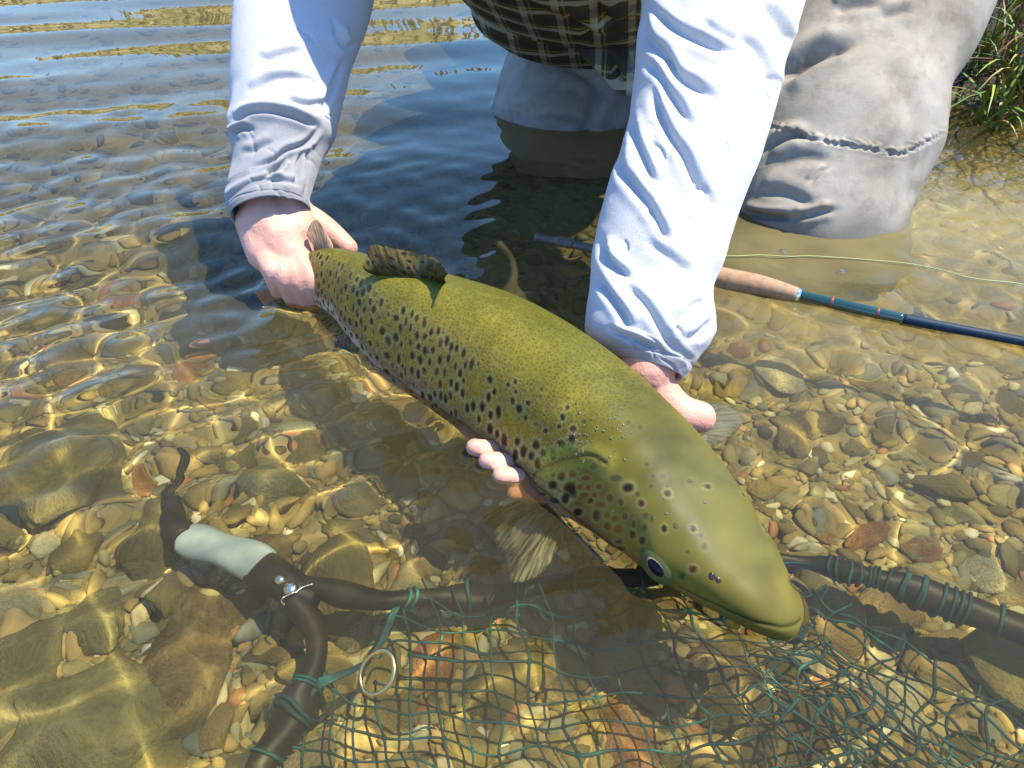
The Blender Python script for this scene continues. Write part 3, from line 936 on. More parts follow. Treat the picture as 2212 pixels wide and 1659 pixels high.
def skin(px, py, lift=0.0):
    i, p, n = fish_at(px, py)
    return p + n * lift
def ridge(f, lift=-0.002):
    i = int(np.argmin(np.abs(aa - f * LEN)))
    return tp[i] + UP[i] * lift
def ridge_px(px):
    x, y, d = project(tp)
    return aa[int(np.argmin(np.abs(x - px)))] / LEN
f0, f1_ = ridge_px(966), ridge_px(812)
bs = [skin(966 + (812 - 966) * t, 607 - 15 * t, -.002) for t in np.linspace(0, 1, 6)]
d0 = project(bs[2])[2]
ou = [at_d(968, 590, d0 - .05), at_d(946, 561, d0 - .03), at_d(900, 546, d0), at_d(850, 535, d0 + .005), at_d(803, 527, d0 + .01), at_d(793, 545, d0 + .01), at_d(783, 577, d0 + .005)]
fin("dorsal_fin", bs, ou, MAT['fin_dark'], nr=46, ripple=0.00025, frays=0.08, curl=SD[200] * 0.004)
f0, f1_ = ridge_px(722), ridge_px(688)
bs = [ridge(f0 + (f1_ - f0) * t) for t in np.linspace(0, 1, 4)]
d0 = project(bs[1])[2]
fin("adipose_fin", bs, [at_d(716, 522, d0), at_d(700, 496, d0), at_d(684, 474, d0 + .003), at_d(668, 488, d0 + .004), at_d(663, 508, d0 + .004)], MAT['fin_pink'], nr=24, thick=0.003, ripple=0.0001)
# right pectoral: amber fan under the water, its pale tip near the surface
b0 = [at_z(1165, 1085, -.055), at_z(1200, 1105, -.055), at_z(1232, 1135, -.055)]
fin("pectoral_fin", b0, [at_z(1085, 1100, -.075), at_z(1075, 1160, -.07), at_z(1095, 1215, -.06), at_z(1100, 1252, -.035), at_z(1165, 1240, -.03), at_z(1217, 1165, -.035)], MAT['fin_amber'], nr=60, ripple=0.0016, curl=(0, 0, .012))
b0 = [at_z(1500, 950, -.03), at_z(1480, 930, -.03), at_z(1465, 910, -.03)]
fin("pectoral_fin", b0, [at_z(1530, 972, -.04), at_z(1575, 945, -.035), at_z(1605, 905, -.03), at_z(1560, 870, -.03), at_z(1500, 870, -.035)], MAT['fin_grey'], nr=40, ripple=0.0008, curl=(0, 0, .006))
b0 = [at_z(925, 885, -.05), at_z(905, 865, -.05)]
fin("pelvic_fin", b0, [at_z(905, 905, -.055), at_z(880, 905, -.05), at_z(866, 895, -.045), at_z(885, 870, -.05)], MAT['fin_grey'], nr=20)
i = int(np.argmin(np.abs(fp - 0.24)))
bl = [tp[k] - UP[k] * (hg[k] - .003) for k in (i + 22, i, i - 22)]
fin("anal_fin", bl, [bl[0] - UP[i] * .03 - T[i] * .012, bl[1] - UP[i] * .04 - T[i] * .03, bl[2] - UP[i] * .018 - T[i] * .03], MAT['fin_amber'], nr=22)
c0 = tp[3] - UP[3] * hg[3] * .5
fin("caudal_fin", [tp[2] - UP[2] * .004, c0, tp[2] - UP[2] * (hg[2] - .004)],
    [c0 - T[3] * .075 + UP[3] * .035 - SD[3] * .0, c0 - T[3] * .062 + UP[3] * .0, c0 - T[3] * .078 - UP[3] * .055], MAT['fin_dark'], nr=44, ripple=.0009, frays=.08)

# ---- eyes, nostrils, lower jaw
m, nt, b = material("eye_white", 0.42, (.075, .078, .022), spec=.2); MAT['eye'] = m
m, nt, b = material("iris_gold", 0.35, (.42, .26, .11), metal=0.3, coat=0.1); MAT['iris'] = m
m, nt, b = material("pupil_blue_black", 0.12, (.003, .004, .008), spec=.12); MAT['pupil'] = m
m, nt, b = material("nostril_wet", 0.15, (.03, .012, .006), coat=0.2); MAT['nostril'] = m
def frame_from(n, t):
    n = unit(n); t = unit(t - n * (t @ n)); return np.stack([t, np.cross(n, t), n], 1)   # columns
def ball_obj(name, c, R, r, mat, parent, nu=28, nv=18):
    mb = MB(); mb.ball(c, r, nu, nv, R=R)
    return mb.build(name, mat, parent)
for side in (1, -1):
    if side == 1:
        i, p, n = fish_at(1422, 1220)
        tt_ = T[i // NP]
        n = unit(n + 0.45 * unit(CAM - p))
    else:
        j = i // NP
        rel = p - (tp[j])
        p = tp[j] + rel - 2 * SD[j] * (rel @ SD[j]); n = n - 2 * SD[j] * (n @ SD[j]); tt_ = T[j]
    R = frame_from(n, tt_)
    eye = ball_obj("eye", p - n * 0.0050, R, (.0170, .0145, .0105), MAT['eye'], trout)
    ball_obj("iris", p + n * 0.0014, R, (.0096, .0070, .0048), MAT['iris'], eye)
    ball_obj("pupil", p + n * 0.0026 + tt_ * .0003, R, (.0080, .0054, .0044), MAT['pupil'], eye)
for (px, py, rr) in ((1540, 1246, .0034), (1552, 1254, .0026)):
    i, p, n = fish_at(px, py)
    ball_obj("nostril", p - n * 0.0008, frame_from(n, T[i // NP]), (rr * .8, rr * 0.62, .0009), MAT['nostril'], trout, 16, 10)
m, nt, b = material("jaw_skin", 0.3, (.26, .21, .08), coat=0.3); MAT['jaw'] = m
k0, k1 = int(.80 * NS), NS - 12
mb = MB()
P = np.array([tp[k] - UP[k] * (hg[k] * .97 + .003) for k in np.linspace(k0, k1, 10).astype(int)])
P[-1] += np.array([.004, -.004, -.006]); P[:, 2] = np.minimum(P[:, 2], -.012)
P = crom(P, 30)
mb.tube(P, np.interp(np.linspace(0, 1, 30), [0, .3, .85, 1], [.016, .018, .010, .004]), 24, flat=.45)
jw = mb.build("lower_jaw", MAT['jaw'], trout)
recalc(jw)
# ------------------------------------------------------------------ the person: body, sleeves, plaid shirt, waders
m, nt, b = material("skin", 0.5, spec=0.35)
v = coords(nt)
n1 = noise_tex(nt, v, 28, 4, 0.5)
n2 = noise_tex(nt, v, 420, 3, 0.6)
nt.links.new(ramp(nt, n1, [(0.3, (.50, .23, .155)), (0.55, (.58, .30, .205)), (0.75, (.62, .36, .25))]), b.inputs["Base Color"])
b.inputs["Subsurface Weight"].default_value = 0.12
b.inputs["Subsurface Radius"].default_value = (0.008, 0.003, 0.0015)
b.inputs["Subsurface Scale"].default_value = 4.0
n4 = noise_tex(nt, v, 130, 4, 0.6, 1.5)
bump(nt, b, math_n(nt, 'ADD', math_n(nt, 'ADD', n2, math_n(nt, 'MULTIPLY', n1, 2.0)), math_n(nt, 'MULTIPLY', n4, 1.6)), 0.35, 0.0012)
MAT['skin'] = m

def cloth_material(name, c_dry, c_wet, scale=700, strength=0.35, rough=0.9):
    m, nt, b = material(name, rough, spec=0.15)
    v = coords(nt)
    w = node(nt, "ShaderNodeAttribute", attribute_name="wet")
    n1 = noise_tex(nt, v, 22, 5, 0.6)
    n2 = noise_tex(nt, v, scale, 2, 0.7)
    col = mixc(nt, w.outputs["Fac"], c_dry, c_wet)
    col = mixc(nt, math_n(nt, 'MULTIPLY', ramp(nt, n2, [(0.35, (1, 1, 1)), (0.65, (0, 0, 0))]), 0.22), col, tuple(x * 0.72 for x in c_wet))
    col = mixc(nt, math_n(nt, 'MULTIPLY', ramp(nt, n1, [(0.4, (0, 0, 0)), (0.8, (1, 1, 1))]), 0.12), col, tuple(x * 0.8 for x in c_wet))
    nt.links.new(col, b.inputs["Base Color"])
    b.inputs["Sheen Weight"].default_value = 0.2
    bump(nt, b, math_n(nt, 'ADD', n2, math_n(nt, 'MULTIPLY', n1, 3.0)), strength, 0.0008)
    return m
MAT['sleeve'] = cloth_material("white_fleece", (.50, .480, .440), (.20, .200, .198))
m, nt, b = material("wader_cloth", 0.85, spec=0.2)
v = coords(nt)
n1 = noise_tex(nt, v, 7, 7, 0.65, 0.6); n2 = noise_tex(nt, v, 30, 6, 0.7); n3 = noise_tex(nt, v, 520, 2, 0.7)
col = ramp(nt, n1, [(0.3, (.17, .14, .095)), (0.48, (.27, .24, .18)), (0.7, (.34, .32, .265))])
col = mixc(nt, math_n(nt, 'MULTIPLY', ramp(nt, n2, [(0.5, (0, 0, 0)), (0.8, (1, 1, 1))]), 0.75), col, (.13, .10, .065))
w = node(nt, "ShaderNodeAttribute", attribute_name="wet")
col = mixc(nt, w.outputs["Fac"], col, (.16, .145, .11))
nt.links.new(col, b.inputs["Base Color"])
bump(nt, b, math_n(nt, 'ADD', math_n(nt, 'MULTIPLY', n3, 0.6), math_n(nt, 'MULTIPLY', n2, 2.0)), 0.35, 0.0015)
MAT['wader'] = m
m, nt, b = material("plaid_cloth", 0.85, spec=0.2)
tc = node(nt, "ShaderNodeTexCoord")
su = node(nt, "ShaderNodeSeparateXYZ")
rotp = node(nt, "ShaderNodeMapping"); rotp.inputs["Rotation"].default_value = (-0.55, 0.12, 0.1)
nt.links.new(tc.outputs["Object"], rotp.inputs[0]); nt.links.new(rotp.outputs[0], su.inputs[0])
def stripe(nt, c, n, lo, hi):
    f = math_n(nt, 'FRACT', math_n(nt, 'ADD', math_n(nt, 'MULTIPLY', c, n), 40.0))
    return math_n(nt, 'MULTIPLY', math_n(nt, 'GREATER_THAN', f, lo), math_n(nt, 'LESS_THAN', f, hi))
col = (.060, .056, .022)
for ax, cnt in ((0, 21.0), (2, 21.0)):
    col = mixc(nt, math_n(nt, 'MULTIPLY', stripe(nt, su.outputs[ax], cnt, .10, .30), .62), col, (.40, .36, .25))
    col = mixc(nt, math_n(nt, 'MULTIPLY', stripe(nt, su.outputs[ax], cnt, .52, .88), .5), col, (.035, .026, .022))
    col = mixc(nt, math_n(nt, 'MULTIPLY', stripe(nt, su.outputs[ax], cnt, .40, .44), .7), col, (.30, .27, .06))
nt.links.new(col, b.inputs["Base Color"])
bump(nt, b, noise_tex(nt, tc.outputs["Object"], 500, 2), 0.3, 0.0008)
MAT['plaid'] = m

def seg_dist(x, y, line):
    """distance (picture units) to a polyline, side, and position along it"""
    L = crom(np.array(line, float), max(12, 6 * len(line)))
    best = np.full(x.shape, 1e9); sg = np.zeros(x.shape); al = np.zeros(x.shape)
    for i in range(len(L) - 1):
        t = L[i + 1] - L[i]; l2 = t @ t + 1e-9
        u = np.clip(((x - L[i, 0]) * t[0] + (y - L[i, 1]) * t[1]) / l2, 0, 1)
        dx, dy = x - L[i, 0] - u * t[0], y - L[i, 1] - u * t[1]
        d = np.hypot(dx, dy); k = d < best
        best = np.where(k, d, best); sg = np.where(k, np.sign(t[0] * dy - t[1] * dx), sg); al = np.where(k, (i + u) / (len(L) - 1), al)
    return best, sg, al

def loft(name, rows, mat, parent, ratio=0.9, nr=260, nc=220, folds=(), wet=None, hem=True, rnd=0.004, seed=1, capend=False, capstart=False, post=None, rscale=(10, 6)):
    """garment tube: rows of (x left, y left, x right, y right, distance) measured in the photograph; e2 runs away from the camera"""
    rows = np.array(rows, float)
    Lp = np.array([at_d(r[0], r[1], r[4]) for r in rows]); Rp = np.array([at_d(r[2], r[3], r[4]) for r in rows])
    rt = rows[:, 5:6] if rows.shape[1] > 5 else np.full((len(rows), 1), ratio)
    Q = crom(np.hstack([Lp, Rp, rt]), nr)
    Lp, Rp, rt = Q[:, :3], Q[:, 3:6], Q[:, 6:7]
    c, e1 = (Lp + Rp) / 2, (Rp - Lp) / 2
    T = unit(np.gradient(c, axis=0))
    kw = max(3, nr // 5) | 1                    # an even lean: the rings turn slowly along the tube
    win = np.hanning(kw + 2)[1:-1]; win /= win.sum()
    T = unit(np.stack([np.convolve(np.pad(T[:, k], kw // 2, mode='edge'), win, mode='valid') for k in range(3)], 1))
    e2 = np.cross(T, e1)
    vd = c - CAM
    e2 *= np.sign(np.sum(e2 * vd, 1))[:, None]
    e2 = unit(e2) * np.linalg.norm(e1, axis=1, keepdims=True) * rt
    ph = np.linspace(0, 2 * math.pi, nc, endpoint=False)
    P = c[:, None] + np.cos(ph)[None, :, None] * e1[:, None] + np.sin(ph)[None, :, None] * e2[:, None]
    N = unit(P - c[:, None])
    PXX, PYY, _ = project(P.reshape(-1, 3))
    front = np.clip(0.25 - np.sin(ph) * 1.6, 0, 1)[None].repeat(nr, 0).ravel()
    s = np.linspace(0, 1, nr)[:, None].repeat(nc, 1).ravel()
    PHH = ph[None].repeat(nr, 0).ravel()
    off = rnd * fbm(np.cos(PHH) * 1.2 + s * rscale[0] * 0.8, np.sin(PHH) * 1.2 + s * rscale[1], seed, 4, 0.5)
    for f in folds:
        line, amp, wid = f[0], f[1], f[2]
        d, sg, al = seg_dist(PXX, PYY, line)
        env = np.clip(np.minimum(al, 1 - al) * 5 + 0.25, 0, 1) * np.where((al <= 0) | (al >= 1), np.exp(-(d / wid) ** 2), 1)
        env = np.clip(np.minimum(al * 5 + .15, (1 - al) * 4 + .1), 0, 1)
        val = -np.exp(-(d / wid) ** 2) + 0.75 * np.exp(-((d * np.where(sg < 0, 1, 1.0) - 2.1 * wid) / (1.5 * wid)) ** 2) * np.where(sg < 0, 1.0, 0.45)
        off = off + amp * env * val * front
    if hem:                                     # many small creases between the big folds
        rw = np.random.default_rng(seed + 500)
        for _ in range(26):
            k_ = rw.uniform(.05, .95) * (len(rows) - 1); i_ = int(k_)
            r_ = rows[i_] + (rows[i_ + 1] - rows[i_]) * (k_ - i_)
            t_ = rw.uniform(.1, .9); x_, y_ = r_[0] + (r_[2] - r_[0]) * t_, r_[1] + (r_[3] - r_[1]) * t_
            ang = rw.uniform(.35, 1.15); L_ = rw.uniform(25, 75)
            d, sg, al = seg_dist(PXX, PYY, [(x_, y_), (x_ + L_ * .5 * math.cos(ang), y_ + L_ * .5 * math.sin(ang)), (x_ + L_ * math.cos(ang + .3), y_ + L_ * math.sin(ang + .3))])
            wd_ = rw.uniform(2.5, 4.5)
            off = off - rw.uniform(.0010, .0022) * np.clip(np.minimum(al, 1 - al) * 5, 0, 1) * np.exp(-(d / wd_) ** 2) * front
    if hem: off = off - .0012 * np.exp(-((s - .962) / .0035) ** 2) + .0006 * np.exp(-((s - .98) / .012) ** 2)
    if post is not None: off = off + post(PXX, PYY, s, PHH) * front
    P = P + N * off.reshape(nr, nc, 1)
    rings = [P]
    nrr = nr
    if hem:                                     # turned-in hem at the open end
        e = P[-1]; cc = e.mean(0)
        back = -unit(T[-1]) * 0.004
        rings += [(e + (cc - e) * .03 + unit(T[-1]) * .001)[None], (e + (cc - e) * .06 + back * .3)[None], (e + (cc - e) * .09 + back * 2)[None], (e + (cc - e) * .10 + back * 9)[None]]
        nrr += 4
    v = np.concatenate(rings).reshape(-1, 3)
    faces = [grid_faces(nrr, nc)]
    if capend or capstart:
        add = []
        for flag, r0 in ((capend, nrr - 1), (capstart, 0)):
            if not flag: continue
            add.append(v[r0 * nc:(r0 + 1) * nc].mean(0))
            k = np.arange(nc); ci = len(v) + len(add) - 1
            faces.append(np.stack([np.full(nc, ci), r0 * nc + k, r0 * nc + (k + 1) % nc], 1))
        v = np.vstack([v] + [a[None] for a in add])
    sv = np.concatenate([s, np.ones((nrr - nr) * nc), np.ones(len(v) - nrr * nc)])
    uv = np.stack([np.concatenate([np.tile(np.linspace(0, 1, nc), nrr), np.zeros(len(v) - nrr * nc)]), sv], 1)
    wv = np.zeros(len(v)) if wet is None else np.clip(wet(v, sv), 0, 1)
    o = mesh_obj(name, v, faces, mat, parent, uv=uv, extra={"wet": wv})
    recalc(o)
    return o

# ---- the body: one continuous figure (hands, arms, trunk, head, legs)
ip = int(np.argmin(np.abs(fp - .115)))
DT = project(tp[ip])[2]                        # distance of the wrist of the tail
B = MB()
Lw = at_d(575, 432, DT - .005)
Lsh = at_d(700, -430, .79); Lel = at_d(628, 190, .855)
B.chain([Lsh, at_d(660, -60, .885), Lel, Lw], [.048, .046, .040, .028])
B.chain([Lw, at_d(584, 478, DT - .008), at_d(612, 520, DT - .008)], [.029, .034, .034])
B.chain([Lw, at_d(600, 500, DT - .010), at_d(630, 555, DT - .014)], [.028, .031, .026])
B.chain([at_d(620, 455, DT - .002), at_d(640, 500, DT - .008)], [.028, .026])
B.chain([at_d(560, 480, DT - .01), at_d(575, 545, DT - .018)], [.026, .022])
# thumb, laid over the far side of the tail
B.chain([at_d(622, 462, DT + .002), at_d(668, 474, DT + .006), at_d(712, 500, DT + .012), at_d(752, 536, DT + .016)], [.021, .0165, .0135, .0115])
# four fingers down the near side and under
for (k, xa, ya, xb, yb, xc, yc, zc, r0) in ((0, 646, 548, 672, 610, 692, 650, -.028, .0118), (1, 622, 560, 650, 612, 676, 655, -.032, .0120), (2, 596, 556, 622, 606, 650, 650, -.032, .0115), (3, 570, 545, 590, 590, 618, 632, -.030, .0105)):
    pk, pm = at_d(xa, ya, DT - .016), at_d(xb, yb, DT - .034)
    pc = at_z(xc, yc, zc)
    B.chain([pk, pm, pc, pc + np.array([.022, .018, -.012])], [r0 * 1.2, r0 * 1.1, r0, r0 * .85])
# the other hand, under the belly
Rw = at_d(1392, 792, .650)
Rsh = at_d(1470, -440, .79); Rel = at_d(1545, 150, .735)
B.chain([Rsh, Rel, Rw], [.055, .042, .028])
pal = [Rw, at_z(1380, 845, .000), at_z(1330, 905, -.070), at_z(1265, 960, -.098)]
B.chain(pal, [.028, .028, .026, .022])
B.chain([at_z(1400, 850, -.01), at_z(1290, 900, -.09)], [.022, .020])
B.chain([at_d(1400, 812, .652), at_d(1432, 862, .650), at_d(1472, 893, .648), at_d(1510, 902, .647)], [.020, .0185, .0165, .0150])
TIPS = [(1024, 966, .006), (1052, 994, .005), (1082, 1028, .001), (1112, 1062, -.014)]
for k, (x, y, z) in enumerate(TIPS):
    t = at_z(x, y, z)
    roots = at_z(1255 - 26 * k + 20, 950 + 34 * k, -.098)
    mid = at_z(1150 - 4 * k, 1000 + 26 * k, -.078)
    near = t + np.array([.021, .007, -.015]) * (1 - .1 * k)
    B.chain([roots, mid, near, t], [.0125, .0112, .0094, .0076])
# trunk, neck, head
HIP = at_d(1400, -260, 1.36)
B.chain([HIP, at_d(1330, -120, 1.17), at_d(1290, -300, .95), at_d(1250, -500, .76), at_d(1215, -640, .70)], [.07, .07, .08, .08, .07])
B.chain([Lsh + [0, .02, 0], at_d(1120, -560, .73), Rsh + [0, .02, 0]], [.05, .07, .05])
HC = np.array([.21, .86, .70])
B.chain([at_d(1275, -640, .70), HC + np.array([0, .03, -.02])], [.056, .052])
face = unit(np.array([.05, -.62, -.62])); hup = unit(np.array([0, -.62, .66])); hsd = np.cross(face, hup)
HR = np.stack([hsd, face, hup], 1)
B.ball(HC, (.073, .092, .088), 26, 18, R=HR)
B.ball(HC + face * .028 - hup * .060, (.050, .052, .048), 22, 14, R=HR)
B.ball(HC + face * .050 - hup * .088, (.030, .030, .022), 18, 12, R=HR)
B.chain([HC + face * .083 + hup * .002, HC + face * .108 - hup * .036], [.009, .013])
B.chain([HC + face * .083 - hup * .064 - hsd * .018, HC + face * .088 - hup * .064, HC + face * .083 - hup * .064 + hsd * .018], [.006, .009, .006])
for sgn in (-1, 1):
    B.ball(HC + hsd * sgn * .074 - hup * .012 - face * .008, (.010, .018, .028), 14, 10, R=HR)
# legs inside the waders
LegR = [at_d(1850, -400, 1.36), at_d(1890, -40, 1.17), at_d(1800, 300, 1.06), at_d(1780, 480, 1.03), at_d(1785, 640, 1.05)]
LegL = [at_d(1310, -400, 1.56), at_d(1290, 100, 1.42), at_d(1250, 300, 1.40), at_d(1260, 460, 1.40)]
B.chain([HIP, LegR[0]], [.07, .06]); B.chain(LegR, [.06, .05, .05, .05, .04])
B.chain([HIP, LegL[0]], [.07, .05]); B.chain(LegL, [.05, .05, .05, .04])
person = B.build("person", MAT['skin'])
rm = person.modifiers.new("Remesh", 'REMESH'); rm.mode = 'VOXEL'; rm.voxel_size = 0.0023; rm.use_smooth_shade = True
sm = person.modifiers.new("Smooth", 'SMOOTH'); sm.factor = 0.5; sm.iterations = 3
tag(person, "person kneeling in the shallows in waders and white sleeves, holding the trout", "person")

m, nt, b = material("fingernail", 0.45, (.60, .33, .26)); MAT['nail'] = m
def nail(p, n, t, r):
    mb = MB(); mb.ball(p, (r * 1.2, r, r * .22), 16, 10, R=frame_from(n, t))
    return mb.build("fingernail", MAT['nail'], person)
for k, (x, y, z) in enumerate(TIPS[:3]):
    t = at_z(x, y, z)
    n = unit(np.array([-.45, -.55, .45]))
    nail(t + n * .0049, n, unit(np.array([-.026, .0, .02])), .0040)
# eyes and hair, for whoever looks up
for sgn in (-1, 1):
    ball_obj("eye", HC + face * .079 + hsd * sgn * .030 + hup * .004, HR, (.011, .010, .008), MAT['eye'], person, 14, 10)
m, nt, b = material("brown_hair", 0.7, (.07, .04, .02)); MAT['hair'] = m
mb = MB(); mb.ball(HC - face * .012 + hup * .012, (.078, .088, .086), 26, 18, R=HR)
mb.build("hair", MAT['hair'], person)
m, nt, b = material("cap_cloth", 0.85, (.23, .21, .15)); MAT['cap'] = m
th = np.linspace(0, math.pi / 2, 12); ph = np.linspace(0, 2 * math.pi, 40, endpoint=False)
v = np.stack([np.outer(np.sin(th), np.cos(ph)) * .086, np.outer(np.sin(th), np.sin(ph)) * .101, np.outer(np.cos(th), np.ones(40)) * .080], -1).reshape(-1, 3)
br = []
for k in range(6):
    u = k / 5
    rr = np.where(np.sin(ph) > 0, 1 + u * .75 * np.sin(ph) ** .8 if False else 1 + u * .75 * np.clip(np.sin(ph), 0, 1), 1 + u * .02)
    br.append(np.stack([np.cos(ph) * .086 * (1 + .05 * u), np.sin(ph) * .101 * rr, np.full(40, -.004 - .012 * u)], 1))
v = np.vstack([v] + br)
v = v @ HR.T + HC + hup * .026
cap = mesh_obj("cap", v, grid_faces(18, 40), MAT['cap'], person)
so = cap.modifiers.new("Solid", 'SOLIDIFY'); so.thickness = .003

# ---- sleeves
dL = DT
LROWS = [(570, -520, 870, -430, .78), (545, -330, 855, -280, .825), (522, -150, 825, -130, .865), (513, 0, 805, 0, .885), (501, 110, 768, 105, .862), (498, 190, 748, 185, .848), (501, 240, 738, 238, .84), (497, 290, 722, 290, .832), (503, 336, 694, 330, .825), (497, 392, 674, 385, .818), (491, 442, 664, 425, .812), (500, 478, 668, 446, .808)]
LF = [([(508, 258), (536, 242), (578, 238), (623, 246), (662, 260), (692, 272)], .0065, 6), ([(500, 292), (516, 278), (545, 276)], .005, 5),
      ([(694, 276), (662, 308), (620, 322), (592, 342), (545, 360)], .0065, 5), ([(616, 340), (606, 358), (584, 375), (565, 392)], .0045, 4.5),
      ([(489, 432), (522, 406), (556, 392), (600, 390), (640, 400)], .0045, 5), ([(545, 200), (578, 176), (620, 168), (668, 174)], .004, 7),
      ([(565, 134), (606, 120), (660, 110)], .004, 8), ([(634, 400), (642, 358), (652, 330)], .004, 4), ([(656, 424), (661, 364), (665, 330)], .004, 4),
      ([(700, 240), (720, 180), (742, 130)], .005, 7), ([(720, 60), (745, 100), (775, 90)], .005, 7), ([(520, 330), (560, 315), (590, 300)], .003, 6), ([(620, 215), (660, 225), (700, 222)], .003, 6)]
loft("sleeve", LROWS, MAT['sleeve'], person, ratio=.85, folds=LF, wet=lambda v, s: np.clip((s - .60) / .06, 0, 1) * .75 + .2 * np.clip((s - .9) / .05, 0, 1), rnd=.0028, seed=61, nr=340)
RROWS = [(1290, -540, 1640, -500, .78), (1340, -330, 1720, -300, .79), (1375, -150, 1745, -140, .77), (1385, 0, 1736, 0, .745), (1376, 80, 1716, 80, .725), (1370, 170, 1692, 150, .710), (1362, 240, 1676, 235, .70), (1345, 310, 1655, 310, .692), (1320, 380, 1634, 375, .685), (1299, 454, 1606, 442, .678), (1290, 510, 1582, 505, .672),
         (1281, 560, 1562, 570, .667), (1277, 615, 1538, 628, .662), (1268, 668, 1543, 700, .657), (1266, 715, 1528, 742, .653), (1290, 750, 1500, 778, .650), (1322, 770, 1470, 818, .648)]
RF = [([(1393, 4), (1449, 56), (1491, 81), (1547, 104), (1600, 114)], 0.0051, 9.8), ([(1387, 17), (1401, 84), (1435, 118), (1463, 165), (1505, 190), (1552, 215)], 0.0058, 10.8),
      ([(1400, 130), (1429, 168), (1455, 218), (1495, 275)], 0.0048, 9.8), ([(1412, 185), (1424, 238), (1443, 288), (1477, 336), (1505, 392), (1550, 452)], 0.0051, 9.8),
      ([(1362, 240), (1373, 294), (1393, 350), (1412, 396)], 0.0041, 8.6), ([(1338, 318), (1343, 364), (1365, 398), (1387, 426), (1425, 466)], 0.0048, 9.8),
      ([(1396, 444), (1420, 476), (1442, 520)], 0.0041, 8.6), ([(1298, 512), (1308, 554), (1331, 579), (1358, 600)], 0.0058, 8.6), ([(1284, 588), (1308, 624), (1328, 652), (1348, 683), (1358, 708)], 0.0054, 8.6),
      ([(1352, 618), (1392, 655), (1426, 708), (1456, 762)], 0.0034, 8.6), ([(1318, 712), (1370, 733), (1425, 755)], 0.0041, 5.4), ([(1400, 522), (1454, 560), (1492, 592)], 0.0027, 9.8),
      ([(1515, 50), (1561, 81), (1597, 95)], 0.0034, 8.6), ([(1645, 6), (1685, 56), (1707, 96)], 0.0048, 9.8), ([(1590, 80), (1635, 112), (1663, 168), (1678, 206)], 0.0041, 8.6), ([(1540, 690), (1510, 720), (1480, 735)], 0.0034, 7.6),
      ([(1478, 690), (1500, 660), (1530, 650)], 0.0027, 8.6), ([(1490, 780), (1470, 760), (1440, 735)], 0.0027, 6.5)]
loft("sleeve", RROWS, MAT['sleeve'], person, ratio=.82, folds=RF, wet=lambda v, s: np.clip((s - .90) / .05, 0, 1) * .55, rnd=.0025, seed=62, nr=380, nc=260)

# ---- waders
def pucker(line, amp):
    def f(px, py, s, ph):
        d, sg, al = seg_dist(px, py, line)
        band = np.exp(-((d * np.where(sg < 0, 1, 3) - 8) / 8) ** 2)
        return amp * band * np.sin(al * 150 + 2 * np.sin(al * 47) + d * .2 + 1.5 * np.sin(py * .3)) * np.clip((1.02 - al) * 3, .25, 1)
    return f
SEAM = [(1640, 262), (1666, 274), (1713, 286), (1761, 301), (1825, 311), (1887, 322), (1946, 332), (1985, 316), (2013, 302), (2035, 292)]
WROWS = [(1600, -560, 2000, -520, 1.46, .8), (1640, -330, 2130, -300, 1.36, .8), (1660, -150, 2178, -140, 1.24, .8), (1655, -20, 2159, -10, 1.155, .8), (1645, 100, 2112, 104, 1.10, .8), (1625, 200, 2052, 196, 1.065, .8), (1612, 270, 2032, 278, 1.04, .8),
         (1602, 335, 2022, 335, 1.035, .8), (1590, 400, 1986, 404, 1.03, .8), (1588, 450, 1966, 448, 1.025, .8), (1596, 492, 1946, 480, 1.02, .8), (1620, 580, 1930, 570, 1.03, .8), (1650, 680, 1920, 670, 1.05, .8)]
WF = [([(1680, 172), (1719, 146), (1761, 120), (1803, 104), (1850, 85)], .017, 13), ([(1805, 24), (1845, 11), (1905, 1)], .008, 10), ([(1905, 32), (1943, 22), (1983, 13)], .006, 9),
      (SEAM, .0024, 3.5), ([(1650, 324), (1677, 305), (1711, 291), (1745, 297)], .008, 8), ([(1750, 396), (1767, 375), (1786, 358)], .004, 4), ([(1600, 456), (1649, 467), (1719, 470)], .009, 7),
      ([(1715, 471), (1761, 462), (1806, 452)], .007, 6), ([(1660, 360), (1730, 340), (1800, 345)], .004, 14), ([(1640, 415), (1700, 420), (1760, 445)], .004, 12), ([(1900, 120), (1960, 200), (1990, 280)], .004, 25)]
waders = loft("waders", WROWS, MAT['wader'], person, folds=WF, hem=False, rnd=.006, seed=63, nr=340, nc=260, wet=lambda v, s: np.clip((.030 + .008 * np.sin(v[:, 0] * 60) - v[:, 2]) / .022, 0, 1) * .85, post=pucker(SEAM, .0030), rscale=(5, 4), capend=True, capstart=True)
W2 = [(1120, -520, 1500, -520, 1.58, .7), (1115, -300, 1500, -300, 1.52, .7), (1112, -100, 1490, -100, 1.46, .7), (1110, 60, 1475, 60, 1.41, .7), (1088, 134, 1465, 134, 1.40, .7), (1071, 196, 1458, 196, 1.395, .7), (1053, 262, 1450, 268, 1.39, .7), (1062, 310, 1440, 316, 1.385, .7), (1085, 400, 1425, 400, 1.39, .7), (1110, 500, 1410, 500, 1.40, .7)]
W2F = [([(1310, 170), (1290, 215), (1272, 262), (1262, 310)], .008, 12), ([(1100, 250), (1180, 240), (1260, 250)], .006, 14), ([(1200, 130), (1260, 160), (1300, 200)], .005, 14)]
loft("waders", W2, MAT['wader'], person, folds=W2F, hem=False, rnd=.006, seed=64, wet=lambda v, s: np.clip((.02 - v[:, 2]) / .03, 0, 1) * .8, rscale=(5, 4), capend=True, capstart=True)
WP = [(1090, 50, 1560, 50, 1.37, .5), (1050, -100, 1640, -100, 1.34, .75), (1030, -250, 1690, -250, 1.30, .8), (1030, -420, 1690, -420, 1.20, .8), (1080, -560, 1640, -560, 1.10, .7)]
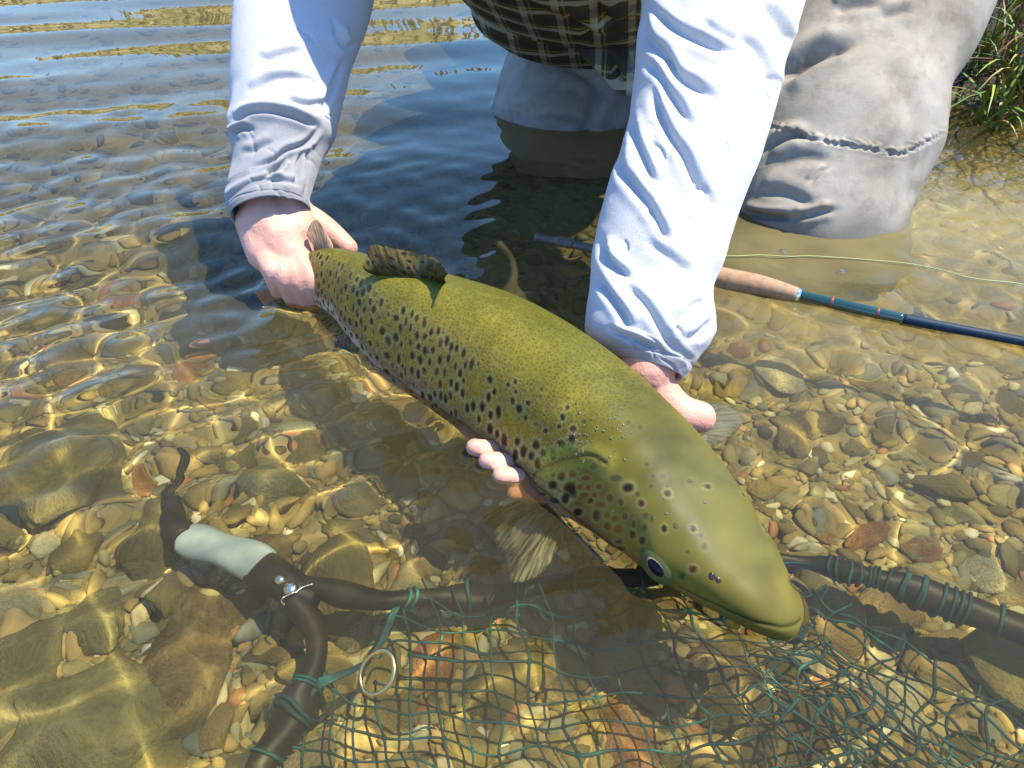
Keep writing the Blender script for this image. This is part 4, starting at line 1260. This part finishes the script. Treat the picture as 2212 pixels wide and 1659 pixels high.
loft("waders", WP, MAT['wader'], person, hem=False, rnd=.008, seed=67, nr=90, nc=120, capend=True, capstart=True)
# ---- plaid shirt: hangs between the arms
PROWS = [(1195, 118, 1330, 112, 1.19), (1140, 108, 1440, 104, 1.19), (1096, 92, 1500, 90, 1.19), (1056, 66, 1550, 66, 1.19), (1029, 38, 1585, 40, 1.19), (1009, 0, 1610, 0, 1.19), (950, -110, 1650, -110, 1.10), (870, -260, 1680, -260, .90), (745, -420, 1660, -420, .80), (725, -560, 1620, -560, .71), (900, -690, 1500, -690, .69), (1040, -740, 1420, -740, .68)]
PF = [([(1220, 20), (1260, 50), (1330, 60)], .012, 10), ([(1290, 0), (1320, 35), (1370, 30)], .012, 9), ([(1250, 80), (1310, 60), (1380, 70)], .008, 9), ([(1120, 0), (1200, 40), (1250, 60)], .006, 14)]
shirt = loft("plaid_shirt", PROWS, MAT['plaid'], person, ratio=.62, folds=PF, hem=False, rnd=.006, seed=65, nr=260, nc=260, capstart=True, rscale=(6, 4))
FROWS = [(1235, 60, 1420, 60, 1.11, .25), (1252, 112, 1415, 108, 1.105, .22), (1282, 150, 1410, 145, 1.10, .2), (1315, 182, 1400, 180, 1.10, .18), (1338, 200, 1385, 200, 1.10, .15), (1350, 206, 1365, 206, 1.10, .15)]
loft("shirt_tail", FROWS, MAT['plaid'], person, hem=False, rnd=.004, seed=66, nr=90, nc=120, capend=True, folds=[([(1300, 110), (1330, 150), (1350, 190)], .008, 8), ([(1370, 100), (1375, 150), (1370, 190)], .008, 8)])
m, nt, b = material("shirt_button", 0.3, (.06, .055, .05), coat=0.4); MAT['button'] = m
mb = MB(); mb.ball(at_d(1318, 155, 1.078), (.0045, .0045, .002), 16, 8, R=frame_from(unit(CAM - at_d(1318, 155, 1.078)), [1, 0, 0]))
mb.build("button", MAT['button'], shirt)
# ------------------------------------------------------------------ landing net
m, nt, b = material("net_black", 0.5, (.008, .007, .006), spec=.3)
v = coords(nt); n1 = noise_tex(nt, v, 60, 5, 0.7)
nt.links.new(ramp(nt, n1, [(0.4, (.006, .005, .004)), (0.75, (.028, .020, .010))]), b.inputs["Base Color"]); MAT['black'] = m
m, nt, b = material("grip_grey", 0.7, (.42, .46, .48))
v = coords(nt); n1 = noise_tex(nt, v, 45, 5, 0.6)
nt.links.new(ramp(nt, n1, [(0.3, (.17, .23, .31)), (0.7, (.27, .34, .43))]), b.inputs["Base Color"]); bump(nt, b, n1, .2, .001); MAT['grip'] = m
m, nt, b = material("steel", 0.18, (.75, .76, .78), metal=1.0); MAT['steel'] = m
m, nt, b = material("brass_ring", 0.2, (.85, .75, .48), metal=1.0); MAT['ring'] = m
m, nt, b = material("net_twine", 0.6, (.006, .085, .095))
v = coords(nt); n1 = noise_tex(nt, v, 30, 3, 0.6); n2 = noise_tex(nt, v, 1500, 2, 0.6)
nt.links.new(ramp(nt, n1, [(0.38, (.003, .024, .030)), (0.55, (.004, .055, .066)), (0.72, (.008, .15, .16))]), b.inputs["Base Color"]); bump(nt, b, n2, .6, .001); MAT['twine'] = m

netr = bpy.data.objects.new("landing_net", None)
netr.location = at_z(600, 1260, -.085); link(netr)
tag(netr, "landing net with black hoop, grey grip and teal netting under the trout's head", "landing net")
bpy.context.view_layer.update()
NINV = np.array(netr.location)
def nb(mb, name, mat, parent=None, **k):
    mb.v = [x - NINV for x in mb.v]
    return mb.build(name, mat, parent if parent is not None else netr, **k)
ZN = -.085
HOOPL = [(640, 1300, 24), (672, 1345, 23), (685, 1400, 24), (672, 1465, 24), (640, 1525, 25), (603, 1590, 26), (565, 1660, 28), (535, 1760, 30), (560, 1900, 30), (700, 2050, 30), (1000, 2180, 32), (1500, 2210, 32), (2000, 2120, 32), (2380, 1900, 32), (2520, 1660, 32), (2440, 1490, 30), (2330, 1410, 32), (2212, 1362, 34), (2090, 1315, 33), (1960, 1270, 31), (1850, 1240, 28), (1740, 1226, 25), (1600, 1224, 25), (1450, 1232, 25), (1320, 1248, 25), (1200, 1264, 26), (1080, 1278, 27), (960, 1290, 28), (860, 1294, 29), (770, 1286, 28), (700, 1270, 26), (650, 1262, 26)]
hp = np.array([at_z(x, y, ZN - (.012 if 900 < x < 1800 and y < 1300 else 0)) for x, y, r in HOOPL])
hr = np.array([r / F * np.linalg.norm(p - CAM) * .92 for (x, y, r), p in zip(HOOPL, hp)])
Q = crom(np.column_stack([hp, hr]), 260)
HOOP = Q[:, :3]
mb = MB(); mb.tube(Q[:, :3], Q[:, 3], 18); nb(mb, "hoop", MAT['black'])
yk = [(555, 1222, 40, 0), (590, 1240, 44, .001), (625, 1262, 44, .001), (660, 1282, 38, 0), (690, 1297, 22, -.001)]
P = np.array([at_z(x, y, ZN + dz) for x, y, r, dz in yk]); rr = np.array([r / F * np.linalg.norm(p - CAM) for (x, y, r, dz), p in zip(yk, P)])
Q = crom(np.column_stack([P, rr]), 30); mb = MB(); mb.tube(Q[:, :3], Q[:, 3], 22, flat=.75); nb(mb, "yoke", MAT['black'])
gp = [(388, 1152, 27), (425, 1162, 36), (470, 1180, 38), (520, 1198, 38), (562, 1222, 40)]
P = np.array([at_z(x, y, ZN) for x, y, r in gp]); rr = np.array([r / F * np.linalg.norm(p - CAM) for (x, y, r), p in zip(gp, P)])
Q = crom(np.column_stack([P, rr]), 30); mb = MB(); mb.tube(Q[:, :3], Q[:, 3] * 1.05, 24, flat=.8); nb(mb, "grip", MAT['grip'])
cpz = [(392, 1160, 30), (380, 1140, 30), (376, 1118, 24), (385, 1096, 15), (390, 1075, 9)]
P = np.array([at_z(x, y, ZN) for x, y, r in cpz]); rr = np.array([r / F * np.linalg.norm(p - CAM) for (x, y, r), p in zip(cpz, P)])
Q = crom(np.column_stack([P, rr]), 24); mb = MB(); mb.tube(Q[:, :3], Q[:, 3] * 1.05, 20); nb(mb, "end_cap", MAT['black'])
mb = MB()
for k in range(2):
    ll = [(386, 1090), (378 + 6 * k, 1060), (384 + 10 * k, 1030), (392 - 6 * k, 1005), (398 - 4 * k, 985), (392, 972)]
    mb.tube(crom(np.array([at_z(x, y, ZN - .01) for x, y in ll]), 40), .0026, 8)
nb(mb, "lanyard", MAT['black'])
for (x, y, r) in ((603, 1248, 15), (634, 1270, 20)):
    mb = MB(); mb.ball(at_z(x, y, ZN + .0135), (r / F * .62,) * 2 + (.004,), 20, 12); nb(mb, "rivet", MAT['steel'])
mb = MB(); mb.tube(crom(np.array([at_z(x, y, ZN + .015) for x, y in ((620, 1313), (611, 1303), (615, 1294), (632, 1287), (648, 1282), (664, 1270), (690, 1260))]), 40), .0009, 8)
nb(mb, "wire_edge", MAT['steel'])

# ring hanging in the netting
c = at_z(822, 1452, ZN + .008)
ra = 40 / F * np.linalg.norm(c - CAM)
t = np.linspace(0, 2 * math.pi, 60)
mb = MB()
rp = c + np.stack([np.cos(t) * ra * .86, np.sin(t) * ra * .96, .006 * np.sin(t + .7)], 1)
mb.tube(rp, .0018, 12, caps=False)
nb(mb, "ring", MAT['ring'])

# netting: knotted twine hung inside the hoop
rg = np.random.default_rng(17)
hx, hy, _ = np.array([(x, y, 0) for x, y, r in HOOPL]).T
poly = crom(np.stack([hx, hy], 1), 400)
def inside(x, y):
    a, b_ = poly, np.roll(poly, -1, 0)
    c_ = (a[:, 1] > y) != (b_[:, 1] > y)
    xi = (b_[:, 0] - a[:, 0]) * (y - a[:, 1]) / (b_[:, 1] - a[:, 1] + 1e-9) + a[:, 0]
    return (np.sum(c_ & (x < xi)) % 2) == 1
def hoop_gap(x, y):
    return float(np.min(np.hypot(poly[:, 0] - x, poly[:, 1] - y)))
def net_z(x, y, k=1.0):
    g = min(hoop_gap(x, y) / 170.0, 1.0)
    return ZN + .004 - .030 * (g * (2 - g)) * k
tw = MB()
def strand(pp, r=.00098, wob=3.0, zk=1.0, seed=0):
    pp = np.array(pp, float)
    if len(pp) < 2: return
    n = max(6, len(pp) * 6)
    c_ = crom(pp, n)
    P_ = np.array([at_z(a[0], a[1], net_z(a[0], a[1], zk) + .0008 * math.sin(a[0] * .05 + a[1] * .07)) for a in c_])
    tw.tube(P_, r, 5)
I0, J0 = -6, -3
G = {}
for i in range(I0, 34):
    for j in range(J0, 24):
        xb = 930 + 62 * i * (1.0 if i < 8 else 1.0 + .012 * (i - 8))
        lean = .10 + .50 * np.clip((xb - 1000) / 700, 0, 1)
        x = xb + j * 60 * lean
        y = 1330 + 60 * j - .00020 * (x - 1290) ** 2 + (22 * np.clip((x - 1500) / 300, -1, 0) if False else 0)
        G[i, j] = (x + rg.normal() * 5 + 7 * math.sin(j * 1.1 + i * .4), y + rg.normal() * 5 + 7 * math.sin(i * 1.3 + j))
def ok(p):
    x, y = p
    return inside(x, y) and y < 2150 and not (x < 830 and y < 1500 - (x - 640) * .45) and (x < 1790 + (y - 1360) * .75)
def runs(seq):
    cur, prev = [], None
    for p in seq:
        if ok(p):
            if not cur and prev is not None: cur.append(prev)
            cur.append(p)
        else:
            if len(cur) >= 2:
                cur.append(p) if hoop_gap(*p) < 55 else None
                yield cur
            cur = []
        prev = p if hoop_gap(*p) < 60 else None
    if len(cur) >= 2: yield cur
for i in range(I0, 34):
    for c_ in runs([G[i, j] for j in range(J0, 24)]): strand(c_)
for j in range(J0, 24):
    for c_ in runs([G[i, j] for i in range(I0, 34)]): strand(c_)
for (x, y) in [p for p in G.values() if ok(p)]:
    tw.ball(at_z(x, y, net_z(x, y)), .0021, 7, 5)
# the slack side, bunched along the far arm of the hoop
D1, D2 = np.array([.855, .52]), np.array([-.45, .89])
O = np.array([1765.0, 1275.0])
for k in range(11):
    v0 = 14 + k * (16 + 1.9 * k) + rg.normal() * 3
    pp = [O + D1 * (u * 58 - 20) + D2 * (v0 + 12 * math.sin(u * 1.1 + k * 1.7) + (u * 4.5 - 20) * (k / 11)) + rg.normal(size=2) * 2.5 for u in range(0, 17)]
    pp = [p for p in pp if inside(*p) or hoop_gap(*p) < 12]
    strand(pp, zk=.55 if k % 2 else .8)
for u in range(0, 14):
    pp = [O + D1 * (u * 66 + rg.normal() * 4 + 16 * math.sin(w * 1.7 + u * 2.2)) + D2 * (w * 34 - 4) for w in range(0, 11)]
    pp = [p for p in pp if inside(*p) or hoop_gap(*p) < 12]
    strand(pp, zk=.6 if u % 2 else .9)
for k in range(3):                                 # gathered folds of twine
    a = O + D1 * (250 + 40 * k) + D2 * (150 + 30 * k)
    pp = [a + D1 * (s * 70) + D2 * (26 * math.sin(s * .9 + k)) + rg.normal(size=2) * 6 for s in range(-5, 7)]
    pp = [p for p in pp if inside(*p)]
    strand(pp, .0014, zk=.95)
# gathers to the ring and to the near arm
for k in range(4):
    strand([(800 + 4 * k, 1425), (770, 1438 + 3 * k), (720, 1462 + 4 * k), (672, 1490 + 6 * k), (640, 1510 + 10 * k)], .0012, zk=.2)
    strand([(806 + 3 * k, 1420), (826 + 3 * k, 1390), (842 + 4 * k, 1360), (858 + 4 * k, 1310)], .0011, zk=.2)
strand([(832, 1422), (860, 1392), (915, 1400), (990, 1412), (1060, 1420)], zk=.5)
nb(tw, "netting", MAT['twine'])

# cord lashings round the hoop
def lash(idx0, turns, spread, r=.0014, loose=1.12):
    mbl = MB()
    n = 26 * turns
    i = np.clip(idx0 + np.linspace(0, spread, n), 0, 258)
    C_ = np.stack([np.interp(i, np.arange(260), HOOP[:, k]) for k in range(3)], 1)
    rad = np.interp(i, np.arange(260), np.interp(np.linspace(0, len(hr) - 1, 260), np.arange(len(hr)), hr))
    T_ = unit(np.gradient(C_, axis=0)); u_ = unit(np.cross(T_, [0, 0, 1.0])); w_ = np.cross(u_, T_)
    t_ = np.linspace(0, turns * 2 * math.pi, n)
    P_ = C_ + (np.cos(t_)[:, None] * u_ + np.sin(t_)[:, None] * w_) * (rad * loose + .0006 * np.sin(t_ * 1.7))[:, None]
    mbl.tube(P_, r, 6)
    return nb(mbl, "cord_lashing", MAT['twine'])
HPX = crom(np.array([(x, y) for x, y, r in HOOPL], float), 260)
def near_idx(x, y): return int(np.argmin(np.hypot(HPX[:, 0] - x, HPX[:, 1] - y)))
for (x, y, tn, sp) in ((660, 1492, 2, 3), (625, 1550, 2, 2.5), (585, 1630, 1, 1.5), (2150, 1338, 1, 1), (2065, 1305, 3, 3), (1990, 1280, 3, 7), (1930, 1262, 4, 10), (1860, 1242, 4, 6), (1800, 1232, 2, 2.5), (1240, 1258, 1, 1.2), (1130, 1272, 2, 3), (1010, 1284, 1, 2), (880, 1293, 2, 2)):
    lash(near_idx(x, y) - sp / 2, tn, sp)

# ------------------------------------------------------------------ fly rod and line
m, nt, b = material("cork", 0.75, (.55, .36, .22))
v = coords(nt); n1 = noise_tex(nt, v, 90, 6, 0.7)
nt.links.new(ramp(nt, n1, [(0.3, (.18, .10, .05)), (0.5, (.32, .19, .10)), (0.75, (.37, .24, .135))]), b.inputs["Base Color"]); bump(nt, b, n1, .3, .001); MAT['cork'] = m
m, nt, b = material("reel_seat_metal", 0.5, (.16, .125, .085), metal=0.35); MAT['seat'] = m
m, nt, b = material("rod_green", 0.15, (.012, .045, .030), coat=0.8); MAT['rgreen'] = m
m, nt, b = material("rod_navy", 0.55, (.007, .022, .040), spec=.2); MAT['rnavy'] = m
m, nt, b = material("red_thread", 0.4, (.22, .03, .02)); MAT['rred'] = m
RA, RB, RC = at_z(1157, 513, .000), at_z(1640, 617, .006), at_z(2320, 762, .004)
rod = bpy.data.objects.new("fly_rod", None); rod.location = RB; link(rod)
tag(rod, "fly rod with cork grip and dark blank lying in the water behind the white sleeve", "fishing rod")
RODC = crom(np.array([RA, at_z(1290, 541, .002), at_z(1545, 598, .005), RB, at_z(1725, 637, .006), at_z(1950, 688, .005), at_z(2212, 738, .004), RC]), 400)
RPX = project(RODC)[0]
def rod_piece(name, mat, x0, x1, prof, n=40, parent=None):
    px = np.linspace(x0, x1, n)
    P_ = np.stack([np.interp(px, RPX, RODC[:, k]) for k in range(3)], 1)
    r_ = np.interp(px, [a for a, _ in prof], [w for _, w in prof]) / F * np.linalg.norm(P_ - CAM, axis=1)
    mbr = MB(); mbr.tube(P_ - np.array(rod.location), r_, 20)
    return mbr.build(name, mat, parent or rod)
rod_piece("butt_cap", MAT['seat'], 1157, 1205, [(1157, 9), (1161, 11), (1166, 9), (1195, 9), (1205, 12)])
rod_piece("locking_ring", MAT['seat'], 1205, 1238, [(1205, 12), (1209, 14), (1213, 12), (1218, 14), (1223, 12), (1228, 14), (1238, 12)])
rod_piece("reel_seat", MAT['seat'], 1238, 1440, [(1238, 11), (1440, 11)])
rod_piece("cork_grip", MAT['cork'], 1440, 1722, [(1440, 14), (1480, 19), (1560, 23), (1620, 23), (1680, 19), (1722, 14)])
rod_piece("winding_check", MAT['steel'], 1720, 1730, [(1720, 14), (1725, 14), (1730, 11)], 8)
rod_piece("butt_wrap", MAT['rgreen'], 1728, 1950, [(1728, 10.5), (1800, 11.5), (1870, 11.5), (1950, 10)])
rod_piece("thread_band", MAT['rred'], 1794, 1799, [(1794, 11.9), (1799, 11.9)], 6)
rod_piece("thread_band", MAT['rred'], 1893, 1898, [(1893, 11.4), (1898, 11.4)], 6)
rod_piece("blank", MAT['rnavy'], 1948, 2320, [(1948, 10), (2212, 8.5), (2320, 8)])
m, nt, b = material("fly_line_yellow", 0.45, (.30, .30, .10)); MAT['line'] = m
mb = MB()
mb.tube(crom(np.array([at_z(x, y, .0026) for x, y in ((1480, 548), (1580, 553), (1640, 551), (1700, 554), (1750, 553), (1800, 556), (1870, 561), (1950, 568), (2010, 578), (2050, 588), (2085, 598), (2130, 605), (2180, 610), (2240, 620), (2320, 640))]), 140), .0007, 7)
tag(mb.build("fly_line", MAT['line']), "thin yellow green fly line floating on the water above the rod", "fishing line")

# ------------------------------------------------------------------ bubbles on the water
m = bpy.data.materials.new("bubble_film"); m.use_nodes = True; nt = m.node_tree
for n in list(nt.nodes):
    if n.type != 'OUTPUT_MATERIAL': nt.nodes.remove(n)
o_ = [n for n in nt.nodes if n.type == 'OUTPUT_MATERIAL'][0]
tr = node(nt, "ShaderNodeBsdfTransparent"); gs = node(nt, "ShaderNodeBsdfGlossy", in_Roughness=0.02); lw = node(nt, "ShaderNodeLayerWeight", in_Blend=0.35)
mx = node(nt, "ShaderNodeMixShader"); nt.links.new(lw.outputs["Facing"], mx.inputs[0]); nt.links.new(tr.outputs[0], mx.inputs[1]); nt.links.new(gs.outputs[0], mx.inputs[2]); nt.links.new(mx.outputs[0], o_.inputs[0])
MAT['bubble'] = m
for (x, y, r, lab) in ((1690, 546, 8, "larger round bubble floating just above the yellow fly line"), (1816, 588, 7, "round bubble floating between the fly line and the rod's cork grip"), (1846, 610, 3, "tiny bubble floating near the front of the cork grip")):
    c = at_z(x, y, 0); rr = r / F * np.linalg.norm(c - CAM)
    th = np.linspace(0, math.pi / 2, 8); ph = np.linspace(0, 2 * math.pi, 20, endpoint=False)
    v = np.stack([np.outer(np.cos(th), np.cos(ph)), np.outer(np.cos(th), np.sin(ph)), np.outer(np.sin(th), np.ones(20)) * .8], -1).reshape(-1, 3) * rr
    o = mesh_obj("bubble", v, grid_faces(8, 20), MAT['bubble']); o.location = c + np.array([0, 0, .0004])
    tag(o, lab, "bubble", "bubbles on the water")
mb = MB()
for k in range(26):
    c = at_z(672 + RNG.normal() * 9, 656 + RNG.normal() * 6, .0006)
    mb.ball(c, RNG.uniform(.0007, .0018), 8, 6)
tag(mb.build("foam", MAT['bubble']), kind='stuff')

# beads of water on the trout's back
m = bpy.data.materials.new("water_bead"); m.use_nodes = True; nt = m.node_tree
b = nt.nodes["Principled BSDF"]; b.inputs["Base Color"].default_value = (.8, .8, .7, 1); b.inputs["Roughness"].default_value = .08; b.inputs["Transmission Weight"].default_value = .9; b.inputs["IOR"].default_value = 1.33
MAT['bead'] = m
mb = MB()
for k in range(150):
    px, py = (RNG.uniform(1225, 1350), RNG.uniform(840, 1000)) if k < 70 else (RNG.uniform(760, 1560), RNG.uniform(600, 1200))
    i, p, n = fish_at(px, py)
    if abs(PX[i] - px) + abs(PY[i] - py) > 6: continue
    rr = RNG.uniform(.0004, .0010)
    mb.ball(p + n * (SKIN_OFF[i] + rr * .25), (rr, rr, rr), 8, 6)
o = mb.build("water_beads", MAT['bead'], trout); tag(o, kind='stuff')

# ------------------------------------------------------------------ grass at the right bank
def grass_material(name, stops):
    m, nt, b = material(name, 0.5, spec=0.3)
    ca = node(nt, "ShaderNodeVertexColor", layer_name="Col")
    nt.links.new(ca.outputs[0], b.inputs["Base Color"])
    return m
MAT['grass'] = grass_material("grass_blade", None)
def blade(P0, h, az, lean, w, bend, n=8):
    s = np.linspace(0, 1, n)
    d = np.array([math.cos(az), math.sin(az), 0])
    ctr = P0 + np.outer(s, [0, 0, h]) * (1 - .25 * lean * s[:, None]) + np.outer(lean * h * s ** 1.6, d) - np.outer(bend * h * s ** 3, [0, 0, 1.0])
    sd = np.cross(d, [0, 0, 1.0])
    ww = w * (1 - s ** 2.2) + .0002
    a, b_ = ctr + np.outer(ww, sd), ctr - np.outer(ww, sd)
    m_ = ctr + np.outer(ww * .35, d)
    v = np.stack([a, m_, b_], 1).reshape(-1, 3)
    return v, grid_faces(n, 3, closed=False)
def blades(name, specs, label=None):
    vs, fs, cs, n = [], [], [], 0
    for (P0, h, az, lean, w, bend, col) in specs:
        v, f = blade(P0, h, az, lean, w, bend)
        vs.append(v); fs.append(f + n); n += len(v)
        t = np.repeat(np.linspace(0, 1, len(v) // 3), 3)[:, None]
        cs.append(np.array(col) * (.75 + .5 * t))
    o = mesh_obj(name, np.concatenate(vs), np.concatenate(fs), MAT['grass'], color=np.concatenate(cs))
    return o
GC = [(.08, .15, .018), (.14, .22, .025), (.05, .08, .015), (.22, .26, .03), (.28, .24, .08), (.16, .07, .03)]
def bank_pt():
    while True:
        x, y = RNG.uniform(.85, 2.6), RNG.uniform(1.15, 3.2)
        z = float(bed_z(x, y))
        if z > -.01: return np.array([x, y, z - .005])
specs = []
for k in range(2600):
    p = bank_pt()
    specs.append((p, RNG.uniform(.08, .34), RNG.uniform(0, 6.28), RNG.uniform(.1, .8), RNG.uniform(.0012, .003), RNG.uniform(0, .3), GC[RNG.choice(6, p=[.3, .25, .25, .08, .07, .05])]))
tag(blades("grass", specs), kind='stuff')
for (px, py, dz, lab) in ((2150, 262, 0, "sedge tuft with bright blades trailing into the water beside the wader"), (2205, 235, 0, "taller sedge tuft on the muddy bank at the right edge"), (2120, 190, 0, "dark sedge tuft behind the wader's knee"), (2195, 110, 0, "sedge tuft with upright stems in the top right corner")):
    c = at_z(px, py, 0.0)
    sp = []
    for k in range(34):
        p = c + np.array([RNG.normal() * .025, RNG.normal() * .025, 0]); p[2] = max(float(bed_z(p[0], p[1])), -.03) - .004
        sp.append((p, RNG.uniform(.10, .28), RNG.uniform(2.6, 5.6) if k % 2 else RNG.uniform(0, 6.28), RNG.uniform(.3, 1.3), RNG.uniform(.0016, .0038), RNG.uniform(.1, .6), GC[RNG.choice(6, p=[.2, .3, .05, .3, .1, .05])]))
    tag(blades("sedge_tuft", sp), lab, "grass", "sedge tufts on the right bank")
# dry growth along the far bank, seen only as a reflection
specs = []
for k in range(2600):
    x, y = RNG.uniform(-7, 4.5), RNG.uniform(4.7, 7.6)
    z = float(bed_z(x, y))
    if z < .02: continue
    cl = math.sin(x * 1.7) + math.sin(x * .6 + 1)
    specs.append((np.array([x, y, z - .02]), RNG.uniform(.10, .32), RNG.uniform(0, 6.28), RNG.uniform(.1, .6), RNG.uniform(.008, .022), .1, (.10, .13, .03) if cl > .6 else (.42, .34, .17)))
tag(blades("dry_grass", specs), kind='stuff')

bpy.context.view_layer.update()
# ------------------------------------------------------------------ the water climbs a little where things stand in it
from mathutils import kdtree
dg = bpy.context.evaluated_depsgraph_get()
rim = []
for o in scn.objects:
    root = o
    while root.parent: root = root.parent
    if o.type != 'MESH' or root.name.split('.')[0] not in ('trout', 'person'): continue
    me = o.evaluated_get(dg).to_mesh()
    co = np.empty(len(me.vertices) * 3, np.float32); me.vertices.foreach_get("co", co); co = co.reshape(-1, 3)
    k = np.abs(co[:, 2]) < 0.0035
    rim.append(co[k][::2])
    o.evaluated_get(dg).to_mesh_clear()
rim = np.concatenate(rim)
kd = kdtree.KDTree(len(rim))
for i_, p_ in enumerate(rim): kd.insert((p_[0], p_[1], 0), i_)
kd.balance()
wco = np.empty(len(water.data.vertices) * 3, np.float32); water.data.vertices.foreach_get("co", wco); wco = wco.reshape(-1, 3)
lo_, hi_ = rim.min(0) - .03, rim.max(0) + .03
for i_ in np.where((wco[:, 0] > lo_[0]) & (wco[:, 0] < hi_[0]) & (wco[:, 1] > lo_[1]) & (wco[:, 1] < hi_[1]))[0]:
    d_ = kd.find((wco[i_, 0], wco[i_, 1], 0))[2]
    if d_ < .03: wco[i_, 2] += .0022 * math.exp(-d_ / .005)
water.data.vertices.foreach_set("co", wco.ravel())
water.data.update()

# to decimetres
from mathutils import Matrix
for o in scn.objects:
    if o.parent is None and o.type == 'MESH' or o.type == 'EMPTY':
        o.matrix_world = Matrix.Scale(K, 4) @ o.matrix_world
